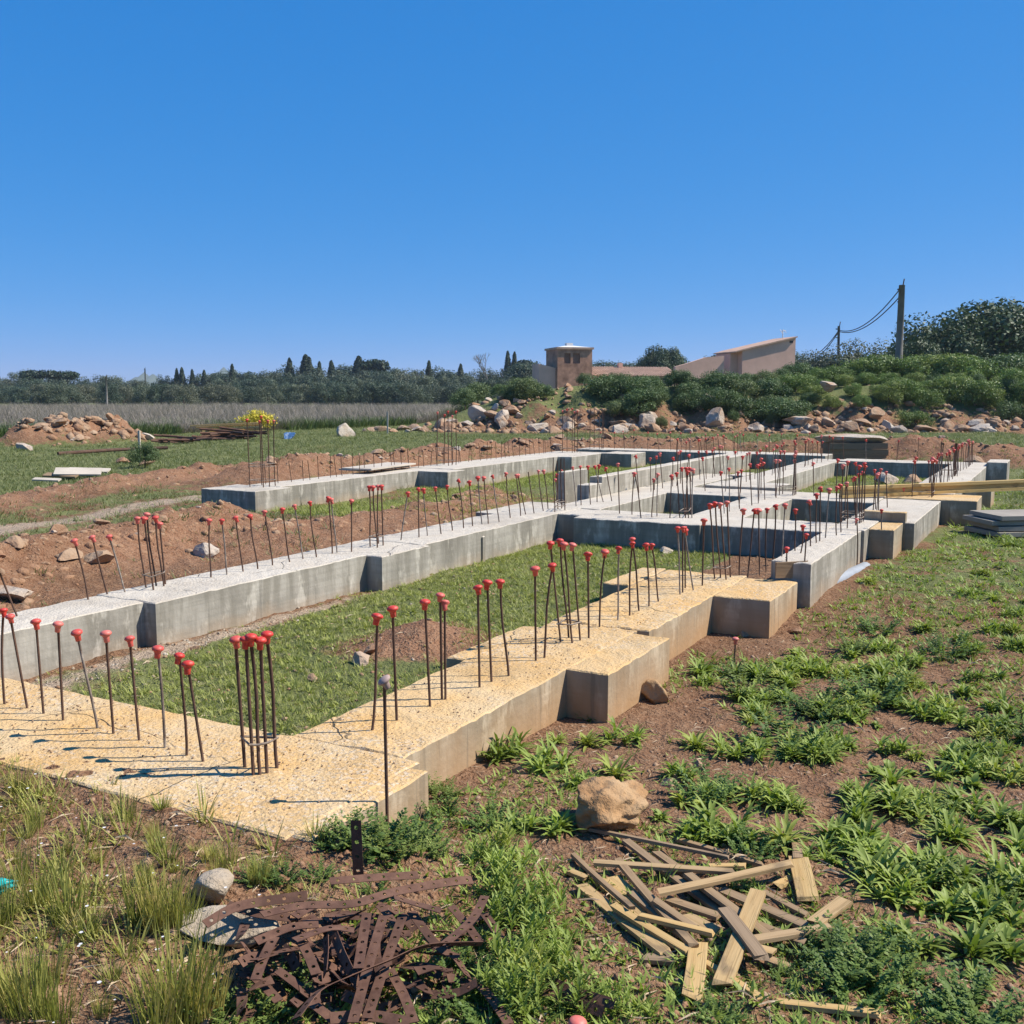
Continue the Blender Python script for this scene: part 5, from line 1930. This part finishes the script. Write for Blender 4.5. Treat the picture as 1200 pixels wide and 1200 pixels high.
for k in range(74):
    x_ = rg2.uniform(-1.5, 26); y_ = rg2.uniform(46.4, 49.3)
    if x_ < 3.2 and y_ < 49: continue
    bright = x_ > 13.5 and rg2.random() < .75
    g0 = gz(x_, y_)
    tree('shrub', SHR[rg2.randrange(2) if bright else 2 + rg2.randrange(3)], Vector((x_, y_, g0 - .25)), rg2.uniform(.9, 1.5), rg2.uniform(.85, 1.2),
         'bright green shrub on the mound below the utility poles' if bright else 'dark green shrub on the rubble mound below the house',
         'bright shrubs on the mound' if bright else 'dark shrubs on the mound', 'shrub', trunk=ST)
# large trees on the right
CAR = [crown(450 + k, 'carob_leaf', 46, 20000, .018, .62, .62, .5, inner=.3, blobr=(.22, .4), low=-.9) for k in range(2)]
OLI = crown(455, 'olive_leaf', 40, 8000, .017, .6, .6, .5, inner=.45, blobr=(.22, .36), low=-.9)
for px, top, d_, me, wd, lb in [
    (1105, 367, 72, CAR[0], 1.0, 'big dark leafy tree just right of the tall utility pole'),
    (1165, 352, 74, CAR[1], 1.15, 'biggest dark tree with dense rounded crown behind the bright shrubs'),
    (1225, 357, 76, CAR[0], 1.1, 'dark tree half out of view beside the biggest tree'),
    (1075, 395, 70, CAR[1], .8, 'low dark tree at the foot of the tall utility pole'),
    (990, 399, 84, OLI, 1.1, 'grey green olive tree behind the smaller utility pole'),
    (1020, 397, 82, OLI, 1.1, 'grey green olive tree midway between the two utility poles'),
    (1045, 402, 80, OLI, 1.0, 'grey green olive tree next to the tall utility pole'),
    (962, 410, 84, OLI, .9, 'small olive tree left of the smaller utility pole')]:
    P0 = at_d(px, 462, d_); g0 = gz(P0.x, P0.y)
    tree('carob_tree' if me in CAR else 'olive_tree', me, Vector((P0.x, P0.y, g0 - .7)), (462 - top) / 1208 * d_ + 2.5 - g0, wd, lb, None)
for px, top, d_, lb in ((775, 405, 140, 'dark spreading pine behind the tiled roof'), (788, 412, 142, 'dark pine joined to the spreading pine behind the tiled roof'), (765, 413, 141, 'lower dark pine behind the left of the tiled roof')):
    P0 = at_d(px, 462, d_); tree('pine_tree', CAR[1], Vector((P0.x, P0.y, .9)), (462 - top) / 1208 * d_ + .9, .75, lb, None)
for px in range(615, 770, 13):
    P0 = at_d(px, 462, 165); tree('wood_tree', WOOD[px % 3], Vector((P0.x, P0.y, .9)), (462 - rg.uniform(421, 427)) / 1208 * 165 + .9, 1.3, 'dark tree top showing behind the tower and tiled roof', 'trees behind the house')
for px in range(835, 960, 16):
    P0 = at_d(px, 462, 165); tree('wood_tree', WOOD[px % 3], Vector((P0.x, P0.y, .9)), (462 - rg.uniform(411, 418)) / 1208 * 165 + .9, 1.2, 'dark tree top showing beside the gable wall', 'trees beside the gable')
# yellow flowering bush and small bush in the left field
v, t, c = crown_np(460, 14, 1500, .05, .9, .9, .5, inner=.3)
P0 = at_d(298, 462, 45)
e = tree('flowering_shrub', np_mesh('crown', v, t, M['yellowflower'], tint=c), Vector((P0.x, P0.y, gz(P0.x, P0.y))), 1.05, 1.0, 'yellow flowering bush standing in the dry weeds', None, 'shrub', trunk=ST)
for px, py, s_, lb in ((170, 548, .6, 'thin greyish bush beside the wooden stake'), (62, 655, .0, '')):
    if s_:
        tree('shrub', SHR[2], gpx(px, py), s_, .9, lb, None, 'shrub', trunk=ST)

# ------------------------------------------------------------------ house on the rise
HD = 112.0
def hx(px): return (px - 600) / 1208 * HD
def hz(py): return CAM_Z + (462 - py) / 1208 * HD
house = empty('farm_house', (hx(760), HD, .9)); HO = house.location
house.rotation_euler = (0, 0, math.radians(14))
tag(house, 'pinkish rendered farmhouse with tiled roof and square stone tower behind the shrubs', 'house')
def hpart(name, mat, vf, parent=None):
    me = new_mesh(name, [Vector(p) - HO for p in vf[0]], vf[1], M[mat])
    o = link(name, me, parent or house)
    return o
def prism(xs, zs, y0, y1):
    n = len(xs)
    V = [(x, y0, z) for x, z in zip(xs, zs)] + [(x, y1, z) for x, z in zip(xs, zs)]
    Fc = [tuple(range(n)), tuple(reversed(range(n, 2 * n)))] + [(i, n + i, n + (i + 1) % n, (i + 1) % n) for i in range(n)]
    return V, Fc
# tower with two openings under the eave
x0, x1, zt, zb = hx(648), hx(689.5), hz(411), .5
ty0, ty1 = HD - .2, HD + 4.2
a0, a1, b0, b1 = hx(656), hx(663.5), hx(666.5), hx(675)
oz0, oz1 = hz(427), hz(415.5)
front = [box_vf(x0, x1, ty0, ty0 + .35, zb, oz0), box_vf(x0, x1, ty0, ty0 + .35, oz1, zt), box_vf(x0, a0, ty0, ty0 + .35, oz0, oz1), box_vf(a1, b0, ty0, ty0 + .35, oz0, oz1), box_vf(b1, x1, ty0, ty0 + .35, oz0, oz1)]
rest = [box_vf(x0, x0 + .35, ty0 + .35, ty1, zb, zt), box_vf(x1 - .35, x1, ty0 + .35, ty1, zb, zt), box_vf(x0 + .35, x1 - .35, ty1 - .35, ty1, zb, zt)]
tw = hpart('tower', 'stonewall', join_vf(front + rest))
for p0, p1 in ((a0, a1), (b0, b1)):
    hpart('window', 'shutter', box_vf(p0, p1, ty0 + .25, ty0 + .3, oz0, oz1), tw)  # pane coloured as the shaded depth of its opening
hpart('eave', 'tile', box_vf(x0 - .15, x1 + .15, ty0 - .15, ty1 + .15, zt, zt + .22), tw)
cxm, cym = (x0 + x1) / 2, (ty0 + ty1) / 2
hpart('tower_roof', 'white', ([(x0, ty0, zt + .22), (x1, ty0, zt + .22), (x1, ty1, zt + .22), (x0, ty1, zt + .22), (cxm - .3, cym, zt + .5), (cxm + .3, cym, zt + .5)],
                             [(0, 1, 5, 4), (1, 2, 5), (2, 3, 4, 5), (3, 0, 4), (3, 2, 1, 0)]), tw)
hpart('roof_lantern', 'white', box_vf(cxm - .35, cxm + .35, cym - .35, cym + .35, zt + .45, zt + .75), tw)
# lower wing on the left of the tower, sloping top
hpart('wing_wall', 'wall', prism([hx(627.5), hx(647.5), hx(647.5), hx(627.5)], [.5, .5, hz(432), hz(427.5)], HD + .3, HD + 3))
# main wing and tiled roof
hpart('wall', 'wall', box_vf(hx(690), hx(800), HD + 1.0, HD + 7.5, .5, hz(440)))
roof = empty('roof', (0, 0, 0)); roof.parent = house
def roof_rows():
    z0_, z1_ = hz(440) - .1, hz(429.5)
    y0_, y1_ = HD + .6, HD + 4.4
    X0, X1 = hx(690.2), hx(803)
    w = .30
    n = int((X1 - X0) / w)
    seg = 5
    V, Fc = [], []
    for r_ in range(7):
        ta, tb = r_ / 7, (r_ + 1.12) / 7
        V, Fc = [], []
        for i in range(n * seg + 1):
            xx = X0 + (X1 - X0) * i / (n * seg)
            bump = .07 * abs(math.sin(math.pi * i / seg))
            for t in (ta, min(tb, 1)):
                V.append(Vector((xx, y0_ + (y1_ - y0_) * t, z0_ + (z1_ - z0_) * t + bump + (.05 if t == ta else 0))) - HO)
        for i in range(n * seg):
            Fc.append((2 * i, 2 * i + 2, 2 * i + 3, 2 * i + 1))
        o = link('tile_row', new_mesh('tile_row', V, Fc, M['tile']), roof)
roof_rows()
hpart('roof_back', 'tile', ([(hx(690.2), HD + 4.4, hz(429.5)), (hx(803), HD + 4.4, hz(429.5)), (hx(803), HD + 8, hz(440)), (hx(690.2), HD + 8, hz(440))], [(0, 1, 2, 3)]))
hpart('chimney', 'wall', box_vf(hx(738), hx(743), HD + 3.9, HD + 4.4, hz(433), hz(424.5)))
# sloping garden wall and tall gable on the right
hpart('side_wall', 'wall', prism([hx(779), hx(849), hx(849), hx(826), hx(800), hx(788)], [.5, .5, hz(417), hz(419), hz(427), hz(430)], HD - 1.2, HD - .7))
gab = hpart('gable', 'wall', prism([hx(868), hx(936.5), hx(936.5), hx(868)], [.5, .5, hz(395.5), hz(411)], HD - 2, HD + 3))
hpart('return_wall', 'wall', prism([hx(859), hx(867.9), hx(867.9), hx(859)], [.5, .5, hz(411.3), hz(414)], HD - .8, HD + 3))
hpart('coping', 'tile', prism([hx(858), hx(868), hx(937.5), hx(937.5), hx(868), hx(858)], [hz(413.6), hz(411), hz(395.3), hz(393.8), hz(409.3), hz(412.2)], HD - 2.25, HD + 3.2), gab)
hpart('vent', 'dark', box_vf(hx(928.5), hx(933), HD - 2.03, HD - 1.98, hz(401.5), hz(399)), gab)
ant = join_vf([tube_vf([(hx(937), HD + 1, hz(396)), (hx(937), HD + 1, hz(384))], .05, 6), tube_vf([(hx(934), HD + 1, hz(386)), (hx(941), HD + 1, hz(385))], .035, 5), tube_vf([(hx(935), HD + .7, hz(389)), (hx(935.5), HD + 1.4, hz(383.5))], .03, 5), tube_vf([(hx(940), HD + .7, hz(388)), (hx(940), HD + 1.4, hz(384))], .03, 5)])
hpart('antenna', 'white', ant)
ant = join_vf([tube_vf([(hx(694), HD + 3, hz(430)), (hx(694), HD + 3, hz(411))], .05, 5), tube_vf([(hx(692.5), HD + 3, hz(422)), (hx(695.5), HD + 3, hz(422))], .04, 5), tube_vf([(hx(693), HD + 3, hz(414)), (hx(695), HD + 3, hz(414))], .04, 5)])
hpart('antenna', 'pipe', ant)

# ------------------------------------------------------------------ utility poles and wires
def pole(name, base, top, r0, r1, label):
    e = empty(name, base)
    link('post', new_mesh('post', *tube_vf([Vector((0, 0, -.5)), (top - base) * .5, top - base], [r0, (r0 + r1) / 2, r1], 9), M['polewood'], True), e)
    t = top - base
    link('bracket', new_mesh('bracket', *join_vf([tube_vf([t + Vector((-.25, 0, -.25)), t + Vector((.12, 0, -.25))], .045, 6), tube_vf([t + Vector((.05, 0, -.1)), t + Vector((.12, 0, .35))], .035, 6), tube_vf([t + Vector((-.22, 0, -.95)), t + Vector((.1, 0, -.95))], .04, 6)]), M['bar']), e)
    tag(e, label, 'utility pole')
    return e
T1 = at_d(1057, 334, 60); B1 = at_d(1053, 425, 60)
T2 = at_d(983, 382, 86); B2 = at_d(983, 430, 86)
B1.z = gz(B1.x, B1.y); B2.z = gz(B2.x, B2.y)
pole('utility_pole', B1, T1, .24, .17, 'tall grey utility pole leaning slightly above the bright shrubs')
pole('utility_pole', B2, T2, .13, .10, 'short thin utility pole farther off beside the olive trees')
T3 = at_d(955, 420, 112)
def wire(a, b, sag, label, r=.035):
    pts = []
    for i in range(15):
        t = i / 14
        p = a.lerp(b, t); p.z -= sag * 4 * t * (1 - t)
        pts.append(p)
    c = pts[7].copy()
    o = link('cable', new_mesh('cable', *tube_vf([p - c for p in pts], r, 5), M['wire'], True)); o.location = c
    tag(o, label, 'cable')
wire(at_d(1056, 337, 60), at_d(983, 387, 86), .85, 'upper sagging cable between the two utility poles')
wire(at_d(1055, 347, 60), at_d(983, 388.5, 86), .75, 'lower sagging cable between the two utility poles')
wire(at_d(983, 387, 86), at_d(950, 416, 112), .5, 'upper cable running from the short pole behind the shrubs', .04)
wire(at_d(983, 388.5, 86), at_d(950, 421, 112), .5, 'lower cable running from the short pole behind the shrubs', .04)
P0 = at_d(125, 462, 150)
pole('utility_pole', Vector((P0.x, P0.y, 0)), Vector((P0.x, P0.y, hz(441) * 0 + 1.8 + (462 - 442) / 1208 * 150)), .16, .12, 'pale thin pole standing before the left part of the wood')
P0 = at_d(171, 462, 260)
pole('utility_pole', Vector((P0.x, P0.y, 0)), Vector((P0.x, P0.y, 1.8 + (462 - 432) / 1208 * 260)), .2, .15, 'distant dark pylon tip rising above the left wood')
# far hills
for nm, pxa, pxb, top, dist in (('hills', 145, 200, 436, 1900), ('hills', 232, 300, 430, 2000)):
    V, Fc = [], []
    n = 24
    for i in range(n + 1):
        px = pxa + (pxb - pxa) * i / n
        prof = math.sin(math.pi * i / n) ** .8
        P0 = at_d(px, 462, dist)
        zt = 1.8 + (462 - top) / 1208 * dist * prof * (.9 + .1 * math.sin(i * 1.3))
        V += [(P0.x, P0.y - 150, -5), (P0.x, P0.y, zt), (P0.x, P0.y + 150, -5)]
    for i in range(n):
        Fc += [(3 * i, 3 * i + 3, 3 * i + 4, 3 * i + 1), (3 * i + 1, 3 * i + 4, 3 * i + 5, 3 * i + 2)]
    tag(link(nm, new_mesh('hills', V, Fc, M['hill'], True)), kind='structure')

# ------------------------------------------------------------------ loose things on the plot
def bar_box(name, a, b, w, t, mat, label, cat, group=None, roll=0.0):
    d_ = b - a; L = d_.length
    v, f = plank_mesh(L, w, t, int(abs(a.x) * 1000))
    o = link(name, new_mesh(name, v, f, M[mat])); o.location = (a + b) / 2
    o.rotation_euler = (roll, -math.asin(max(-1, min(1, d_.z / L))), math.atan2(d_.y, d_.x))
    tag(o, label, cat, group)
    return o
# yellow timber formwork beam on the right hand beams: two flanges and a web
a = at_z(985, 583.5, .462); b = at_z(1215, 573.5, .49)
d_ = b - a; L = d_.length
e = empty('timber_beam', (a + b) / 2); e.rotation_euler = (0, -math.asin(d_.z / L), math.atan2(d_.y, d_.x))
for nm, vf in (('flange', box_vf(-L / 2, L / 2, -.04, .04, 0, .04)), ('web', box_vf(-L / 2 + .002, L / 2 - .002, -.014, .014, .04, .105)), ('flange', box_vf(-L / 2, L / 2, -.04, .04, .105, .145))):
    link(nm, new_mesh(nm, *vf, M['yellowwood']), e)
tag(e, 'long yellow timber formwork beam laid across the right hand beams', 'timber beam')
# stacked grey shutter boards at the right edge
sb = at_z(1190, 628, .16)
for k in range(4):
    z_ = gz(sb.x, sb.y) + .02 + k * .062
    c = Vector((sb.x + .42 + random.uniform(-.05, .05) + (.12 if k > 3 else 0), sb.y + .25 + random.uniform(-.04, .04), z_))
    o = link('shutter_board', new_mesh('shutter_board', *box_vf(-.75, .75, -.32, .32, 0, .05), M['slab'])); o.location = c; o.rotation_euler = (0, 0, .15 + random.uniform(-.06, .06))
    tag(o, 'grey wooden shutter board in the stack at the plot edge', 'board', 'stacked shutter boards')
# drain pipe along the foot of the right hand beam, half buried
a = at_z(938, 700, .09); b = at_z(1014, 666, .10)
pts = [a.lerp(b, t) for t in (0, .33, .66, 1)]; c = sum(pts, Vector()) / 4
out_, inn = tube_vf([p - c for p in pts], .065, 14, caps=False), tube_vf([p - c for p in pts], .055, 14, caps=False)
o = link('drain_pipe', new_mesh('drain_pipe', *join_vf([out_, (inn[0], [f[::-1] for f in inn[1]])]), M['pipe'], True)); o.location = c
tag(o, 'grey plastic drain pipe half buried along the raised beam', 'pipe')
# brown panel painting in the shade on the end face where the beam steps up
o = bar_box('end_shade_panel', at_z(909, 668, .39), at_z(946, 666, .39), .13, .02, 'greyplank', 'short brown panel painting the shaded beam end where the beam steps up', 'board', roll=math.pi / 2)
# plywood sheets on the left field
for k, (px, py, lx, ly, rz, lb) in enumerate(((92, 561, 1.15, .55, .3, 'pale plywood sheet lying on the left field'), (104, 558, 1.1, .3, .05, 'narrow pale board beside the plywood sheet'), (72, 563, .9, .25, -.1, 'dark edged board half under the plywood sheet'), (55, 567, .7, .16, -.1, 'small pale board left of the plywood sheet'))):
    g = gpx(px, py)
    o = link('plywood_sheet', new_mesh('plywood_sheet', *box_vf(-lx * .38, lx * .38, -ly * .38, ly * .38, 0, .03), M['ply' if k != 2 else 'greyplank'])); o.location = (g.x, g.y, g.z + .13 - .02 * k); o.rotation_euler = (.25, .03, rz)
    tag(o, lb, 'board')
for px, py, lx, rz, lb in ((445, 547, 1.6, .1, 'thin stacked sheets lying on the back beam'), (440, 549, 1.3, -.05, 'lower warped sheet on the back beam')):
    g = at_z(px, py, ZB + .02 + (.05 if lx > 1.5 else 0))
    o = link('plywood_sheet', new_mesh('plywood_sheet', *box_vf(-lx / 2, lx / 2, -.3, .3, 0, .025), M['ply'])); o.location = g; o.rotation_euler = (0, 0, ROT + rz)
    tag(o, lb, 'board')
# wooden stake and the pipe lying in the field
g = gpx(165, 541); bar_box('wooden_stake', g - Vector((0, 0, .1)), g + Vector((.01, .0, .78)), .06, .05, 'ply', 'pale wooden stake standing in the left field', 'stake')
g = gpx(455, 509); bar_box('wooden_stake', g - Vector((0, 0, .1)), g + Vector((.01, .0, .95)), .07, .06, 'ply', 'pale wooden stake at the edge of the dry weeds', 'stake')
a = gpx(68, 534); b = gpx(196, 527); a.z += .06; b.z += .06; c = (a + b) / 2
o = link('iron_pipe', new_mesh('iron_pipe', *tube_vf([a - c, Vector((0, 0, .02)), b - c], .05, 8), M['bar'], True)); o.location = c; tag(o, 'long dark pipe lying across the left field', 'pipe')
# rusty prop piles
rg = random.Random(12)
for (px, py, n_, L_, mats, lb, gp_) in ((213, 520, 12, 1.2, ['rust', 'rust', 'bar'], 'rusty scaffold prop in the small pile on the field', 'props in the small pile'),
                                       (272, 516, 18, 1.9, ['rust', 'bar', 'rust'], 'rusty scaffold prop in the large pile before the dry weeds', 'props in the large pile')):
    g = gpx(px, py)
    for k in range(n_):
        lay = k // 5
        c = g + Vector((rg.uniform(-.55, .55), rg.uniform(-.5, .5) * (1 - lay * .15), .05 + lay * .09 + rg.uniform(0, .04)))
        a_ = rg.uniform(-.7, .6) - .1
        d_ = Vector((math.cos(a_), math.sin(a_), rg.uniform(-.12, .10))) * L_ / 2 * rg.uniform(.75, 1.1)
        o = link('scaffold_prop', new_mesh('scaffold_prop', *tube_vf([-d_, d_ * .0, d_ * .02, d_], [.04, .04, .032, .032], 7), M[mats[k % 3]], True)); o.location = c
        tag(o, lb, 'prop', gp_)
g = gpx(282, 514)
for k in range(5):
    c = g + Vector((rg.uniform(-.6, .9), rg.uniform(-.9, -.5), .25 + .07 * k))
    a_ = rg.uniform(-.1, .3); d_ = Vector((math.cos(a_), math.sin(a_), .04)) * rg.uniform(.9, 1.3)
    bar_box('timber', c - d_, c + d_, .11, .05, 'yellowwood', 'orange timber lying on the large rusty pile', 'timber', 'timbers on the rusty pile')
# small coloured rubbish
def scrap(name, mat, p, s_, label, cat, seed):
    me = rock_mesh('scrap', seed, 3, M[mat], cuts=5, amp=.4, flat=.6)
    o = link(name, me, None, (p.x, p.y, p.z + s_ * .3), (.3, .2, seed), s_); tag(o, label, cat)
scrap('plastic_scrap', 'teal', gpx(2, 1044), .05, 'crumpled turquoise plastic scrap in the left foreground grass', 'plastic', 3)
scrap('plastic_sheet', 'blue', gpx(339, 514), .27, 'blue plastic sheet lying by the rusty pile', 'plastic', 5)
g = gpx(672, 1222)
o = place_bar(g + Vector((0, 0, -.05)), g + Vector((.01, 0, .05)), 'low rebar stub with red cap almost buried in the weeds below the planks', None)
# bundle in the far grassy room
g = gpx(1040, 567)
rock(RK[1], g, .3, 'grey sack like lump lying in the far grassy room', sc=(1.2, .8, .7)); rock(RR[2], g + Vector((.42, 0, 0)), .26, 'pinkish stone beside the grey lump in the far grassy room', sc=(1.2, .8, .7))
# slab on stacked timbers beyond the far room
q = W(26.2, 4.6); g = Vector((q.x, q.y, gz(q.x, q.y)))
for k in range(3):
    o = link('timber_bearer', new_mesh('timber_bearer', *box_vf(-.7, .7, -.35, .35, 0, .15), M['greyplank'])); o.location = (g.x + random.uniform(-.05, .05), g.y, g.z - .1 + k * .155); o.rotation_euler = (0, 0, random.uniform(-.06, .06))
    tag(o, 'grey timber bearer in the dark stack under the stone slab', 'timber', 'bearers under the stone slab')
rock(RK[2], g + Vector((.05, 0, .40)), .95, 'broad pale stone slab resting on the dark timber stack', sc=(1.15, .6, .2), sink=.4)
for u_, v_, s_ in ((25.2, 3.2, .25), (25.6, 1.9, .3), (24.9, 6.1, .3)):
    q = W(u_, v_); rock(random.choice(RR), Vector((q.x, q.y, gz(q.x, q.y))), s_, 'blocky brown stone just beyond the far cross beams', 'stones beyond the cross beams')

# ------------------------------------------------------------------ haze
hz_ = NT('haze')
vol = hz_.n('ShaderNodeVolumePrincipled')
vol.inputs['Color'].default_value = (.72, .86, 1.0, 1)
vol.inputs['Density'].default_value = .00022
vol.inputs['Anisotropy'].default_value = .2
out = [n for n in hz_.t.nodes if n.type == 'OUTPUT_MATERIAL'][0]
hz_.t.nodes.remove(hz_.b)
hz_.l(vol.outputs[0], out.inputs['Volume'])
o = link('haze', new_mesh('haze', *box_vf(-9500, 9500, -9500, 9500, -9, 60), hz_.m))
tag(o, 'thin pale blue air over the whole plot and the far wood', 'haze', kind='stuff')
